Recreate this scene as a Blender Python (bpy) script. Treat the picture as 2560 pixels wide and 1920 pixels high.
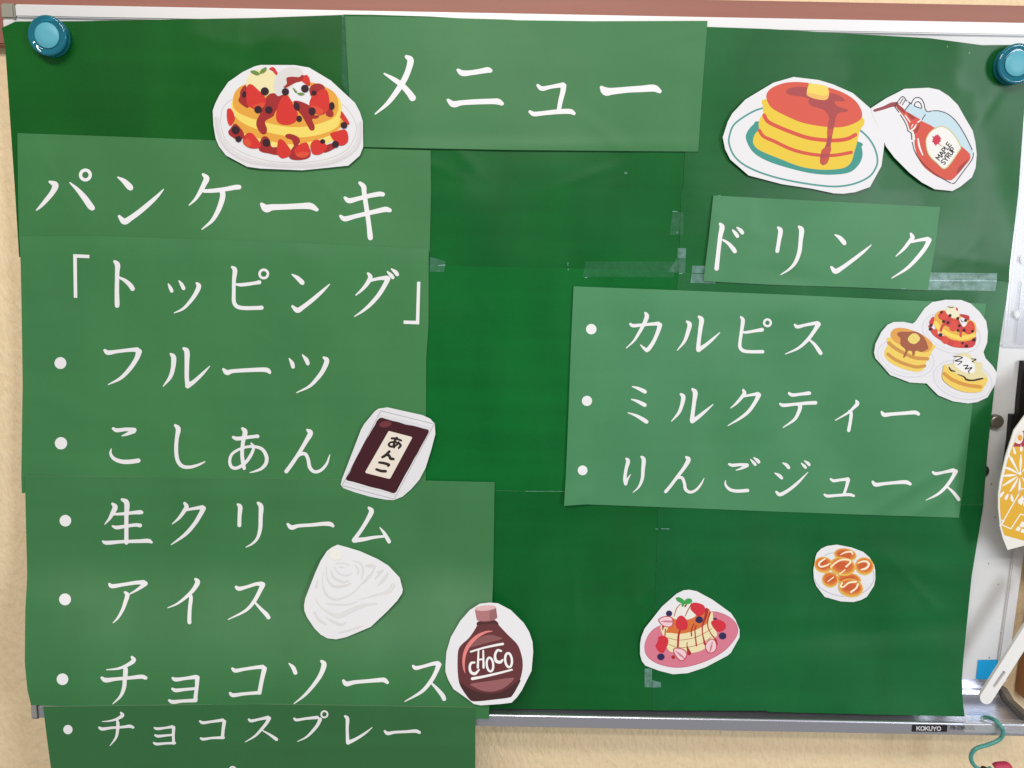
import bpy, math, random
import numpy as np
from mathutils import Matrix, Vector
from mathutils.geometry import delaunay_2d_cdt

random.seed(7)
for o in list(bpy.data.objects):
    bpy.data.objects.remove(o)
scene = bpy.context.scene
col = scene.collection
ZB = 1.62                      # height of the whiteboard's top edge above the floor

# ------------------------------------------------------------------ camera
CAM = np.array([0.42513, -0.67968, -0.19201])
PITCH, YAW, ROLL, FPX = 0.17063, 0.0, -0.01861, 1933.66
def cam_axes():
    cp, sp = math.cos(PITCH), math.sin(PITCH)
    cr, sr = math.cos(ROLL), math.sin(ROLL)
    fwd = np.array([0, cp, -sp]); right = np.array([1.0, 0, 0]); down = np.cross(fwd, right)
    return cr*right + sr*down, -sr*right + cr*down, fwd
RX, RD, RF = cam_axes()
cd = bpy.data.cameras.new('camera'); co = bpy.data.objects.new('camera', cd); col.objects.link(co)
cd.sensor_width = 36; cd.lens = FPX/2560*36; cd.clip_start = 0.01; cd.clip_end = 50
mw = Matrix.Identity(4)
for i in range(3):
    mw[i][0] = RX[i]; mw[i][1] = -RD[i]; mw[i][2] = -RF[i]; mw[i][3] = CAM[i] + (ZB if i == 2 else 0)
co.matrix_world = mw
scene.camera = co
scene.render.resolution_x = 1024; scene.render.resolution_y = 768

# ------------------------------------------------------------------ light of the room
w = bpy.data.worlds.new('World'); scene.world = w; w.use_nodes = True
w.node_tree.nodes['Background'].inputs[0].default_value = (1.0, 0.985, 0.965, 1)
w.node_tree.nodes['Background'].inputs[1].default_value = 0.31
def area(name, loc, aim, sx, sy, power, colour):
    l = bpy.data.lights.new(name, 'AREA'); l.shape = 'RECTANGLE'; l.size = sx; l.size_y = sy
    l.energy = power; l.color = colour
    o = bpy.data.objects.new(name, l); col.objects.link(o)
    o.location = (loc[0], loc[1], loc[2]+ZB)
    d = Vector((aim[0]-loc[0], aim[1]-loc[1], aim[2]-loc[2]))
    o.rotation_euler = d.to_track_quat('-Z', 'Y').to_euler()
area('ceiling_lamp_near', (0.05, -1.50, 0.95), (0.40, 0, -0.30), 1.20, 0.07, 15.5, (1.0, 0.945, 0.88))
area('ceiling_lamp_far', (0.45, -2.20, 1.05), (0.45, 0, -0.30), 1.20, 0.08, 14.5, (1.0, 0.975, 0.94))
area('window_light', (1.86, -1.70, 0.0), (0.75, 0, -0.30), 0.40, 0.70, 17.5, (0.88, 0.94, 1.0))
scene.view_settings.view_transform = 'Standard'; scene.view_settings.look = 'None'
scene.view_settings.exposure = 0.0; scene.view_settings.gamma = 1.0

# ------------------------------------------------------------------ helpers: pixels of the flat work -> points on its surface
def T(c, r, x, y): return (640*c + x/3.45625, 480*r + y/3.45625)
CROPS = dict(A=(520,150,5.53), B=(1790,180,5.0273), C=(2160,210,5.9267), D=(2170,735,5.9235), E=(1590,1460,6.914),
             F=(2020,1350,10.0556), G=(1100,1495,5.924), H=(840,1005,6.381), I=(750,1350,6.3815), J=(2400,900,3.1875),
             K=(2380,540,3.95), L=(2360,1640,5.925), M=(2440,40,8.292), N=(0,1700,7.5417))
def sstep(a, b, v):
    t = np.clip((v-a)/(b-a), 0, 1); return t*t*(3-2*t)
def on_surface(pts, dfun, off=0.0):
    p = np.asarray(pts, float).reshape(-1, 2)
    dirs = ((p[:, 0:1]-1280)/FPX)*RX + ((p[:, 1:2]-960)/FPX)*RD + RF
    d = np.zeros(len(p)) + 0.005
    for k in range(12):
        t = (-(d+off)-CAM[1])/dirs[:, 1]
        P = CAM + dirs*t[:, None]
        nd = dfun(P[:, 0], P[:, 2]) if callable(dfun) else np.zeros(len(p)) + dfun
        d = 0.5*d + 0.5*nd if k > 2 else nd
    t = (-(d+off)-CAM[1])/dirs[:, 1]
    return CAM + dirs*t[:, None]
def at(x, y, d): return on_surface([(x, y)], d)[0]
def project(P):
    v = np.asarray(P, float)-CAM
    z = v@RF
    return 1280+FPX*(v@RX)/z, 960+FPX*(v@RD)/z

def lin(c):
    c = np.array(c, float)/255.0
    return tuple(np.where(c <= 0.04045, c/12.92, ((c+0.055)/1.055)**2.4))
_m = {}
def new_mat(name):
    m = bpy.data.materials.new(name); m.use_nodes = True
    return m, m.node_tree.nodes, m.node_tree.links, m.node_tree.nodes['Principled BSDF']
def plain(rgb, rough=0.55, spec=0.35, metal=0.0, coat=0.0, name=None):
    key = (tuple(rgb), rough, spec, metal, coat)
    if key in _m: return _m[key]
    m, n, l, b = new_mat(name or 'print_%02x%02x%02x' % tuple(int(v) for v in rgb))
    b.inputs['Base Color'].default_value = (*lin(rgb), 1)
    b.inputs['Roughness'].default_value = rough; b.inputs['Specular IOR Level'].default_value = spec
    b.inputs['Metallic'].default_value = metal; b.inputs['Coat Weight'].default_value = coat
    _m[key] = m; return m
def node(n, t, **kw):
    x = n.new(t)
    for k, v in kw.items():
        if k in x.inputs: x.inputs[k].default_value = v
        else: setattr(x, k, v)
    return x
def printed(rgb, rough=0.5, spec=0.4, var=0.10, bump=0.25, seed=0.0, name='printed_paper', band=0.6, bscale=9.0, facet=(7.0, 0.12)):
    """laser printed paper: toner mottling, faint horizontal printer bands, soft crumples in the relief"""
    m, n, l, b = new_mat(name)
    tc = node(n, 'ShaderNodeNewGeometry')
    mp = node(n, 'ShaderNodeMapping'); l.new(tc.outputs['Position'], mp.inputs['Vector'])
    mp.inputs['Location'].default_value = (seed, seed*1.7, seed*0.6)
    mp2 = node(n, 'ShaderNodeMapping'); l.new(mp.outputs['Vector'], mp2.inputs['Vector'])
    mp2.inputs['Scale'].default_value = (4.0, 1, 60)
    n1 = node(n, 'ShaderNodeTexNoise', Scale=1.0, Detail=3.0); l.new(mp2.outputs['Vector'], n1.inputs['Vector'])
    mp3 = node(n, 'ShaderNodeMapping'); l.new(mp.outputs['Vector'], mp3.inputs['Vector'])
    mp3.inputs['Scale'].default_value = (22, 1, 5)
    n2 = node(n, 'ShaderNodeTexNoise', Scale=1.0, Detail=4.0); l.new(mp3.outputs['Vector'], n2.inputs['Vector'])
    n3 = node(n, 'ShaderNodeTexNoise', Scale=900.0, Detail=2.0); l.new(mp.outputs['Vector'], n3.inputs['Vector'])
    s1 = node(n, 'ShaderNodeMath', operation='MULTIPLY'); l.new(n1.outputs['Fac'], s1.inputs[0]); s1.inputs[1].default_value = band
    s2 = node(n, 'ShaderNodeMath', operation='ADD'); l.new(s1.outputs[0], s2.inputs[0]); l.new(n2.outputs['Fac'], s2.inputs[1])
    s3 = node(n, 'ShaderNodeMath', operation='MULTIPLY_ADD'); l.new(n3.outputs['Fac'], s3.inputs[0]); s3.inputs[1].default_value = 0.5; l.new(s2.outputs[0], s3.inputs[2])
    mr = node(n, 'ShaderNodeMapRange'); l.new(s3.outputs[0], mr.inputs['Value'])
    mid = 0.5+0.5*band+0.25
    mr.inputs['From Min'].default_value = mid-0.45; mr.inputs['From Max'].default_value = mid+0.45
    mr.inputs['To Min'].default_value = 1-var*2; mr.inputs['To Max'].default_value = 1+var*2
    vm = node(n, 'ShaderNodeVectorMath', operation='SCALE'); vm.inputs[0].default_value = lin(rgb); l.new(mr.outputs[0], vm.inputs['Scale'])
    l.new(vm.outputs[0], b.inputs['Base Color'])
    cr = node(n, 'ShaderNodeTexNoise', Scale=bscale, Detail=2.0, Roughness=0.35); l.new(mp.outputs['Vector'], cr.inputs['Vector'])
    cr2 = node(n, 'ShaderNodeTexVoronoi', Scale=bscale*0.8); l.new(mp.outputs['Vector'], cr2.inputs['Vector']); cr2.feature = 'SMOOTH_F1'
    ad = node(n, 'ShaderNodeMath', operation='ADD'); l.new(cr.outputs['Fac'], ad.inputs[0]); l.new(cr2.outputs['Distance'], ad.inputs[1])
    bp = node(n, 'ShaderNodeBump', Strength=bump, Distance=0.02); l.new(ad.outputs[0], bp.inputs['Height'])
    dn = node(n, 'ShaderNodeTexNoise', Scale=26.0, Detail=2.0); l.new(mp.outputs['Vector'], dn.inputs['Vector'])
    dv = node(n, 'ShaderNodeVectorMath', operation='MULTIPLY_ADD'); l.new(dn.outputs['Color'], dv.inputs[0]); dv.inputs[1].default_value = (.05, .05, .05); l.new(mp.outputs['Vector'], dv.inputs[2])
    vo = node(n, 'ShaderNodeTexVoronoi', Scale=facet[0]); vo.feature = 'SMOOTH_F1'; vo.inputs['Smoothness'].default_value = 0.25; l.new(dv.outputs[0], vo.inputs['Vector'])
    vs = node(n, 'ShaderNodeVectorMath', operation='MULTIPLY_ADD'); l.new(vo.outputs['Color'], vs.inputs[0]); vs.inputs[1].default_value = (facet[1],)*3; vs.inputs[2].default_value = (-facet[1]*.5,)*3
    va = node(n, 'ShaderNodeVectorMath', operation='ADD'); l.new(vs.outputs[0], va.inputs[0]); l.new(bp.outputs[0], va.inputs[1])
    vn = node(n, 'ShaderNodeVectorMath', operation='NORMALIZE'); l.new(va.outputs[0], vn.inputs[0])
    fb = node(n, 'ShaderNodeBump', Strength=0.08, Distance=0.0004); l.new(n3.outputs['Fac'], fb.inputs['Height']); l.new(vn.outputs[0], fb.inputs['Normal'])
    l.new(fb.outputs[0], b.inputs['Normal'])
    b.inputs['Roughness'].default_value = rough; b.inputs['Specular IOR Level'].default_value = spec
    return m

def link_mesh(name, verts, faces, mat, parent=None, origin=(0,0,0), smooth=True, mats=None, midx=None):
    me = bpy.data.meshes.new(name)
    v = np.asarray(verts, float)-np.asarray(origin, float)
    me.from_pydata([tuple(p) for p in v], [], [tuple(f) for f in faces])
    for mm in (mats or [mat]): me.materials.append(mm)
    if midx is not None: me.polygons.foreach_set('material_index', midx)
    if smooth: me.polygons.foreach_set('use_smooth', [True]*len(me.polygons))
    me.update()
    o = bpy.data.objects.new(name, me); col.objects.link(o)
    if parent: o.parent = parent
    return o

class Thing:
    """an Empty at the base of a thing; parts are meshes under it"""
    def __init__(s, name, label, category, group=None, base=(0,0,0)):
        s.o = bpy.data.objects.new(name, None); s.o.empty_display_size = 0.02; col.objects.link(s.o)
        s.base = np.array(base, float); s.o.location = (base[0], base[1], base[2]+ZB)
        s.o['label'] = label; s.o['category'] = category
        if group: s.o['group'] = group
    def part(s, name, verts, faces, mat, parent=None, smooth=True, label=None, **kw):
        o = link_mesh(name, verts, faces, mat, parent or s.o, s.base, smooth, **kw)
        if label: o['label'] = label
        return o
def single(name, label, category, verts, faces, mat, group=None, smooth=True, base=None, **kw):
    v = np.asarray(verts, float)
    if base is None: base = np.array([(v[:,0].min()+v[:,0].max())/2, v[:,1].mean(), v[:,2].min()])
    o = link_mesh(name, v, faces, mat, None, base, smooth, **kw)
    o.location = (base[0], base[1], base[2]+ZB)
    if label: o['label'] = label; o['category'] = category
    if group: o['group'] = group
    return o

# ---- flat shapes
def catmull(pts, closed=False, n=8):
    p = np.asarray(pts, float); N = len(p); out = []
    segs = N if closed else N-1
    for i in range(segs):
        p1, p2 = p[i], p[(i+1) % N]
        p0 = p[i-1] if (closed or i > 0) else 2*p1-p2
        p3 = p[(i+2) % N] if (closed or i+2 < N) else 2*p2-p1
        for k in range(n):
            t = k/n
            out.append(0.5*((2*p1)+(-p0+p2)*t+(2*p0-5*p1+4*p2-p3)*t*t+(-p0+3*p1-3*p2+p3)*t**3))
    if not closed: out.append(p[-1])
    return np.array(out)
def ellipse(cx, cy, rx, ry=None, rot=0, n=40):
    ry = ry or rx; a = np.linspace(0, 2*math.pi, n, endpoint=False); r = math.radians(rot)
    x, y = rx*np.cos(a), ry*np.sin(a)
    return np.stack([cx+x*math.cos(r)-y*math.sin(r), cy+x*math.sin(r)+y*math.cos(r)], 1)
def inside(poly, q):
    x, y = q[:,0], q[:,1]; res = np.zeros(len(q), bool); n = len(poly); j = n-1
    for i in range(n):
        xi, yi = poly[i]; xj, yj = poly[j]
        c = ((yi > y) != (yj > y)) & (x < (xj-xi)*(y-yi)/((yj-yi) if yj != yi else 1e-12)+xi)
        res ^= c; j = i
    return res
def fill(loops, inner=None):
    """triangulate closed loops (outer and holes) -> 2-D verts, tris"""
    V = []; E_ = []
    for lp in loops:
        b = len(V); k = len(lp)
        V += [Vector((float(a), float(c))) for a, c in lp]; E_ += [(b+i, b+(i+1) % k) for i in range(k)]
    if inner is not None: V += [Vector((float(a), float(c))) for a, c in inner]
    r = delaunay_2d_cdt(V, E_, [], 1, 1e-4)
    P = np.array([(v.x, v.y) for v in r[0]]); F = [tuple(f) for f in r[2]]
    if len(loops) > 1:          # even-odd: leave the holes open
        cen = np.array([P[list(f)].mean(0) for f in F]); odd = np.zeros(len(F), bool)
        for lp in loops: odd ^= inside(lp, cen)
        F = [f for f, k in zip(F, odd) if k]
    return P, F
def orient(P, F):
    out = []
    for f in F:
        a, b, c = P[f[0]], P[f[1]], P[f[2]]
        n = np.cross(b-a, c-a)
        out.append(f if n[1] < 0 else tuple(reversed(f)))
    return out
def flat(loops, dfun, off, grid=None):
    """filled outline laid on a surface"""
    inner = None
    if grid:
        lo = loops[0].min(0); hi = loops[0].max(0)
        gx, gy = np.meshgrid(np.arange(lo[0]+grid*.5, hi[0], grid), np.arange(lo[1]+grid*.5, hi[1], grid))
        q = np.stack([gx.ravel(), gy.ravel()], 1); ins = inside(loops[0], q); q = q[ins]
        if len(q):
            dmin = np.min(np.linalg.norm(q[:,None]-loops[0][None], axis=2), axis=1); q = q[dmin > grid*.35]
        inner = q if len(q) else None
    v, f = fill(loops, inner)
    P = on_surface(v, dfun, off)
    return P, orient(P, f)
def with_edge(P, F, thick, rim):
    """close a sheet: drop a skirt of the paper's thickness from its rim (index loop)"""
    k = len(rim); b = len(P)
    Q = np.vstack([P, P[rim], P[rim]+np.array([0, thick, 0])])
    S = [(b+i, b+(i+1) % k, b+k+(i+1) % k, b+k+i) for i in range(k)]
    return Q, list(F)+S, [0]*len(F)+[1]*k

# ---- brush strokes: union of tapered strokes as one outline
def stroke_pts(pts, n=7):
    a = np.array(pts, float)
    if len(a) == 1: return a
    if len(a) == 2: return np.array([a[0]+(a[1]-a[0])*t for t in np.linspace(0, 1, 6)])
    return catmull(a, False, n)
def strokes_outline(strokes, step):
    S = [stroke_pts(s) for s in strokes]
    allp = np.vstack(S); pad = allp[:,2].max()*.6+3*step
    x0, y0 = allp[:,0].min()-pad, allp[:,1].min()-pad; x1, y1 = allp[:,0].max()+pad, allp[:,1].max()+pad
    X = np.arange(x0, x1+step, step); Y = np.arange(y0, y1+step, step)
    GX, GY = np.meshgrid(X, Y); D = np.full(GX.shape, 1e9)
    for s in S:
        for i in range(max(1, len(s)-1)):
            a = s[i]; b = s[min(i+1, len(s)-1)]
            m = max(a[2], b[2])*.5+4*step
            i0 = max(0, int((min(a[0], b[0])-m-x0)/step)); i1 = int((max(a[0], b[0])+m-x0)/step)+2
            j0 = max(0, int((min(a[1], b[1])-m-y0)/step)); j1 = int((max(a[1], b[1])+m-y0)/step)+2
            gx, gy = GX[j0:j1, i0:i1], GY[j0:j1, i0:i1]
            d = b[:2]-a[:2]; L2 = max(d@d, 1e-9)
            t = np.clip(((gx-a[0])*d[0]+(gy-a[1])*d[1])/L2, 0, 1)
            dist = np.hypot(gx-a[0]-t*d[0], gy-a[1]-t*d[1])-.5*(a[2]+t*(b[2]-a[2]))
            D[j0:j1, i0:i1] = np.minimum(D[j0:j1, i0:i1], dist)
    D = np.clip(D, -6*step, 6*step); D[D == 0] = 1e-6
    return contours(D, x0, y0, step)
def contours(D, x0, y0, st):
    ins = D < 0; nxt = {}
    H, W = D.shape
    c = ins[:-1,:-1].astype(int)+2*ins[:-1,1:]+4*ins[1:,1:]+8*ins[1:,:-1]
    js, is_ = np.nonzero((c > 0) & (c < 15))
    def ex(j, i, e):
        if e == 0: return ('h', j, i)
        if e == 1: return ('v', j, i+1)
        if e == 2: return ('h', j+1, i)
        return ('v', j, i)
    tab = {1:[(3,0)],2:[(0,1)],3:[(3,1)],4:[(1,2)],5:[(3,0),(1,2)],6:[(0,2)],7:[(3,2)],8:[(2,3)],9:[(2,0)],10:[(0,1),(2,3)],
           11:[(2,1)],12:[(1,3)],13:[(1,0)],14:[(0,3)]}
    for j, i in zip(js, is_):
        for a, b in tab[int(c[j, i])]: nxt[ex(j, i, a)] = ex(j, i, b)
    def pos(k):
        t, j, i = k
        if t == 'h': a, b = D[j,i], D[j,i+1]; f = a/(a-b); return (x0+(i+f)*st, y0+j*st)
        a, b = D[j,i], D[j+1,i]; f = a/(a-b); return (x0+i*st, y0+(j+f)*st)
    loops = []
    while nxt:
        k0 = next(iter(nxt)); k = k0; lp = []
        while k in nxt:
            lp.append(pos(k)); k = nxt.pop(k)
        if len(lp) > 5:
            lp = np.array(lp); keep = [0]
            for i in range(1, len(lp)):
                if np.hypot(*(lp[i]-lp[keep[-1]])) > st*.45: keep.append(i)
            lp = lp[keep]
            if len(lp) > 4: loops.append(lp)
    return loops
def parse(s):
    return [[tuple(float(v) for v in q.split(',')) for q in st.split()] for st in s.split(';') if st.strip()]

# ------------------------------------------------------------------ shape of the hanging paper (distance off the board face)
def wave(x, z):
    return (0.0007*np.sin(2*np.pi*(x/0.31+z/0.9)+1.0)+0.0005*np.sin(2*np.pi*(x/0.19-z/0.27)+2.1)
            + 0.0004*np.sin(2*np.pi*(z/0.21+x/0.7)+.4)+0.0003*np.sin(2*np.pi*(x/0.11+z/0.13)))*sstep(-0.01, -0.12, z)
BOT = 0.0325
def d_back(x, z):
    s = np.clip((-z-0.36)/0.24, 0, 1.06)
    return 0.0046+wave(x, z)+(BOT-0.002)*s**2.2
def d_left(x, z):
    t = sstep(-0.47, -0.60, z)
    base = d_back(x, np.maximum(z, -0.60))
    curl = 0.006*sstep(0.09, 0.0, x)*sstep(-0.35, -0.52, z)
    return base*(1-t)+0.0525*t+curl
def layer(f, k, bumps=()):
    """one sheet's own surface: k layers up, with its own creases (x, z, angle, length, width, height)"""
    def g(x, z):
        d = f(x, z)+k*0.00045
        for bx, bz, ang, ln, wd, h in bumps:
            ca, sa = math.cos(math.radians(ang)), math.sin(math.radians(ang))
            u = (x-bx)*ca+(z-bz)*sa; v = -(x-bx)*sa+(z-bz)*ca
            d = d+h*np.exp(-(u/ln)**2-(v/wd)**2)
        return d
    return g

# ------------------------------------------------------------------ the setting: wall and rail
WALL = 0.018                   # wall face lies this far behind the board face
def box(x0, x1, y0, y1, z0, z1, bev=0.0):
    """box with chamfered long edges (bev) as verts/faces"""
    import bmesh
    bm = bmesh.new(); bmesh.ops.create_cube(bm, size=1)
    for v in bm.verts:
        v.co.x = x0 if v.co.x < 0 else x1; v.co.y = y0 if v.co.y < 0 else y1; v.co.z = z0 if v.co.z < 0 else z1
    if bev: bmesh.ops.bevel(bm, geom=list(bm.edges), offset=bev, segments=2, affect='EDGES')
    bm.normal_update()
    V = [tuple(v.co) for v in bm.verts]; F = [[v.index for v in f.verts] for f in bm.faces]
    bm.free(); return np.array(V), F
def wall_mat():
    m, n, l, b = new_mat('plaster')
    g = node(n, 'ShaderNodeNewGeometry')
    mp = node(n, 'ShaderNodeMapping'); l.new(g.outputs['Position'], mp.inputs['Vector'])
    mp.inputs['Rotation'].default_value = (0, math.radians(30), 0); mp.inputs['Scale'].default_value = (1, 1, 0.5)
    a = node(n, 'ShaderNodeTexNoise', Scale=230.0, Detail=3.0, Roughness=0.5); l.new(mp.outputs[0], a.inputs['Vector'])
    c = node(n, 'ShaderNodeTexNoise', Scale=45.0, Detail=3.0); l.new(g.outputs['Position'], c.inputs['Vector'])
    mul = node(n, 'ShaderNodeMath', operation='MULTIPLY_ADD'); l.new(c.outputs['Fac'], mul.inputs[0]); mul.inputs[1].default_value = 0.8; l.new(a.outputs['Fac'], mul.inputs[2])
    bp = node(n, 'ShaderNodeBump', Strength=0.75, Distance=0.0024); l.new(mul.outputs[0], bp.inputs['Height']); l.new(bp.outputs[0], b.inputs['Normal'])
    cr = node(n, 'ShaderNodeValToRGB'); l.new(mul.outputs[0], cr.inputs[0])
    cr.color_ramp.elements[0].position = 0.5; cr.color_ramp.elements[1].position = 1.2
    cr.color_ramp.elements[0].color = (*lin((236, 209, 166)), 1); cr.color_ramp.elements[1].color = (*lin((241, 217, 178)), 1)
    l.new(cr.outputs[0], b.inputs['Base Color']); b.inputs['Roughness'].default_value = 0.8
    return m
V, F = box(-1.2, 2.2, WALL, WALL+0.1, -1.0, 0.9)
wall = single('wall', None, None, V, F, wall_mat(), smooth=False); wall['kind'] = 'structure'
def rail_mat():
    m, n, l, b = new_mat('painted_wood')
    g = node(n, 'ShaderNodeNewGeometry'); mp = node(n, 'ShaderNodeMapping'); l.new(g.outputs['Position'], mp.inputs['Vector'])
    mp.inputs['Scale'].default_value = (6, 1, 120)
    a = node(n, 'ShaderNodeTexNoise', Scale=1.0, Detail=5.0); l.new(mp.outputs[0], a.inputs['Vector'])
    cr = node(n, 'ShaderNodeValToRGB'); l.new(a.outputs['Fac'], cr.inputs[0])
    cr.color_ramp.elements[0].color = (*lin((142, 88, 74)), 1); cr.color_ramp.elements[1].color = (*lin((164, 106, 90)), 1)
    l.new(cr.outputs[0], b.inputs['Base Color']); b.inputs['Roughness'].default_value = 0.5
    bp = node(n, 'ShaderNodeBump', Strength=0.1, Distance=0.001); l.new(a.outputs['Fac'], bp.inputs['Height']); l.new(bp.outputs[0], b.inputs['Normal'])
    return m
V, F = box(-1.2, 2.2, 0.0065, WALL, -0.0295, 0.0162, 0.0012)
single('wall_rail', 'reddish brown painted rail running along the wall behind the board', 'wall rail', V, F, rail_mat(), smooth=False)
def wood_mat():
    m, n, l, b = new_mat('varnished_wood')
    g = node(n, 'ShaderNodeNewGeometry'); mp = node(n, 'ShaderNodeMapping'); l.new(g.outputs['Position'], mp.inputs['Vector'])
    mp.inputs['Scale'].default_value = (160, 160, 6)
    a = node(n, 'ShaderNodeTexNoise', Scale=1.0, Detail=4.0); l.new(mp.outputs[0], a.inputs['Vector'])
    cr = node(n, 'ShaderNodeValToRGB'); l.new(a.outputs['Fac'], cr.inputs[0])
    cr.color_ramp.elements[0].color = (*lin((120, 72, 34)), 1); cr.color_ramp.elements[1].color = (*lin((168, 112, 62)), 1)
    l.new(cr.outputs[0], b.inputs['Base Color']); b.inputs['Roughness'].default_value = 0.45
    return m
V, F = box(0.9215, 0.966, -0.006, WALL, -0.6088, -0.20, 0.003)
single('wooden_post', 'brown wooden post on the wall right of the board, ending above the tray', 'post', V, F, wood_mat(), smooth=False)

# ------------------------------------------------------------------ whiteboard
alu = plain((196, 196, 200), 0.32, 0.5, 0.85, name='aluminium')
alu_white = plain((226, 224, 224), 0.42, 0.45, 0.25, name='anodised_frame')
capgrey = plain((150, 147, 134), 0.55, 0.4, name='grey_plastic')
def panel_mat():
    m, n, l, b = new_mat('enamel_panel')
    g = node(n, 'ShaderNodeNewGeometry')
    a = node(n, 'ShaderNodeTexVoronoi', Scale=75.0); l.new(g.outputs['Position'], a.inputs['Vector']); a.inputs['Randomness'].default_value = 1
    lt = node(n, 'ShaderNodeMath', operation='LESS_THAN'); l.new(a.outputs['Distance'], lt.inputs[0]); lt.inputs[1].default_value = 0.055
    sm = node(n, 'ShaderNodeTexNoise', Scale=14.0, Detail=3.0); l.new(g.outputs['Position'], sm.inputs['Vector'])
    cr = node(n, 'ShaderNodeValToRGB'); l.new(sm.outputs['Fac'], cr.inputs[0])
    cr.color_ramp.elements[0].color = (*lin((214, 213, 212)), 1); cr.color_ramp.elements[1].color = (*lin((228, 228, 230)), 1)
    mx = node(n, 'ShaderNodeMix', data_type='RGBA'); l.new(lt.outputs[0], mx.inputs[0]); l.new(cr.outputs[0], mx.inputs[6]); mx.inputs[7].default_value = (0.12, 0.12, 0.13, 1)
    l.new(mx.outputs[2], b.inputs['Base Color']); b.inputs['Roughness'].default_value = 0.28; b.inputs['Specular IOR Level'].default_value = 0.5
    return m
WB = Thing('whiteboard', 'wall mounted whiteboard with aluminium frame and pen tray behind the green menu', 'whiteboard', base=(0.45, 0, -0.614))
HB = 0.5857
V, F = box(0.006, 0.894, 0.0, WALL-0.001, -HB, -0.006); WB.part('panel', V, F, panel_mat(), smooth=False)
fy0 = -0.0028
V, F = box(0.0112, 0.8888, fy0, WALL-0.002, -0.0098, 0.0, 0.0009); WB.part('frame_rail', V, F, alu_white, smooth=False)
for x0, x1 in ((0.0, 0.0100), (0.8900, 0.9)):
    V, F = box(x0, x1, fy0+.0002, WALL-0.002, -HB-.002, -0.0117, 0.0009); WB.part('frame_stile', V, F, alu_white, smooth=False)
for x0, x1 in ((-0.0004, 0.0109), (0.8891, 0.9004)):
    V, F = box(x0, x1, fy0-.0006, WALL-0.0015, -0.0115, 0.0004, 0.0012); WB.part('corner_cap', V, F, capgrey, smooth=False)
# tray: one extruded profile (upstand, rounded corner, floor, lip)
prof = [(-0.0012, -HB+0.0003), (-0.0012, -0.5945)]
for k in range(6):
    a = math.pi/2*k/5; prof.append((-0.0012-0.009*(1-math.cos(a)), -0.5945-0.009*math.sin(a)))
prof += [(-0.030, -0.6045), (-0.0428, -0.6047)]
for k in range(9):
    a = math.pi*k/8; prof.append((-0.0449+0.0018*math.cos(a), -0.6040+0.0018*math.sin(a)))
prof += [(-0.0467, -0.6128), (-0.0460, -0.6140), (-0.030, -0.6140), (0.010, -0.6100), (0.0165, -0.606), (0.0165, -HB-.0022), (-0.0012, -HB-.0022)]
prof = prof[:-1]
xs = [0.0055, 0.8945]
V = [(x, y, z) for x in xs for y, z in prof]; k = len(prof)
F = [(i, (i+1) % k, k+(i+1) % k, k+i) for i in range(k)]
def alu_mat():
    m, n, l, b = new_mat('brushed_aluminium')
    g = node(n, 'ShaderNodeNewGeometry'); mp = node(n, 'ShaderNodeMapping'); l.new(g.outputs['Position'], mp.inputs['Vector']); mp.inputs['Scale'].default_value = (8, 500, 900)
    a = node(n, 'ShaderNodeTexNoise', Scale=1.0, Detail=3.0); l.new(mp.outputs[0], a.inputs['Vector'])
    mr = node(n, 'ShaderNodeMapRange'); l.new(a.outputs['Fac'], mr.inputs[0]); mr.inputs[3].default_value = 0.22; mr.inputs[4].default_value = 0.34
    l.new(mr.outputs[0], b.inputs['Roughness']); b.inputs['Base Color'].default_value = (*lin((200, 201, 210)), 1); b.inputs['Metallic'].default_value = 0.85
    return m
tray = WB.part('pen_tray', V, F, alu_mat(), smooth=False)
def tray_cap(x0, x1, mat):
    p2 = [(0.016, -0.596), (-0.002, -0.5935), (-0.008, -0.5955), (-0.014, -0.5985), (-0.044, -0.5985), (-0.0478, -0.6005), (-0.0484, -0.6120), (-0.0468, -0.6148), (-0.030, -0.6150), (0.016, -0.611)]
    q = len(p2); V = [(x, y, z) for x in (x0, x1) for y, z in p2]
    F = [(i, (i+1) % q, q+(i+1) % q, q+i) for i in range(q)]+[tuple(range(q))[::-1], tuple(range(q, 2*q))]
    WB.part('tray_end_cap', V, F, mat, smooth=False)
tray_cap(0.0000, 0.0048, plain((150, 146, 140), 0.5, 0.4, name='tray_cap_plastic')); tray_cap(0.8952, 0.9012, plain((112, 104, 94), 0.5, 0.4, name='tray_cap_plastic_dark'))

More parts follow.
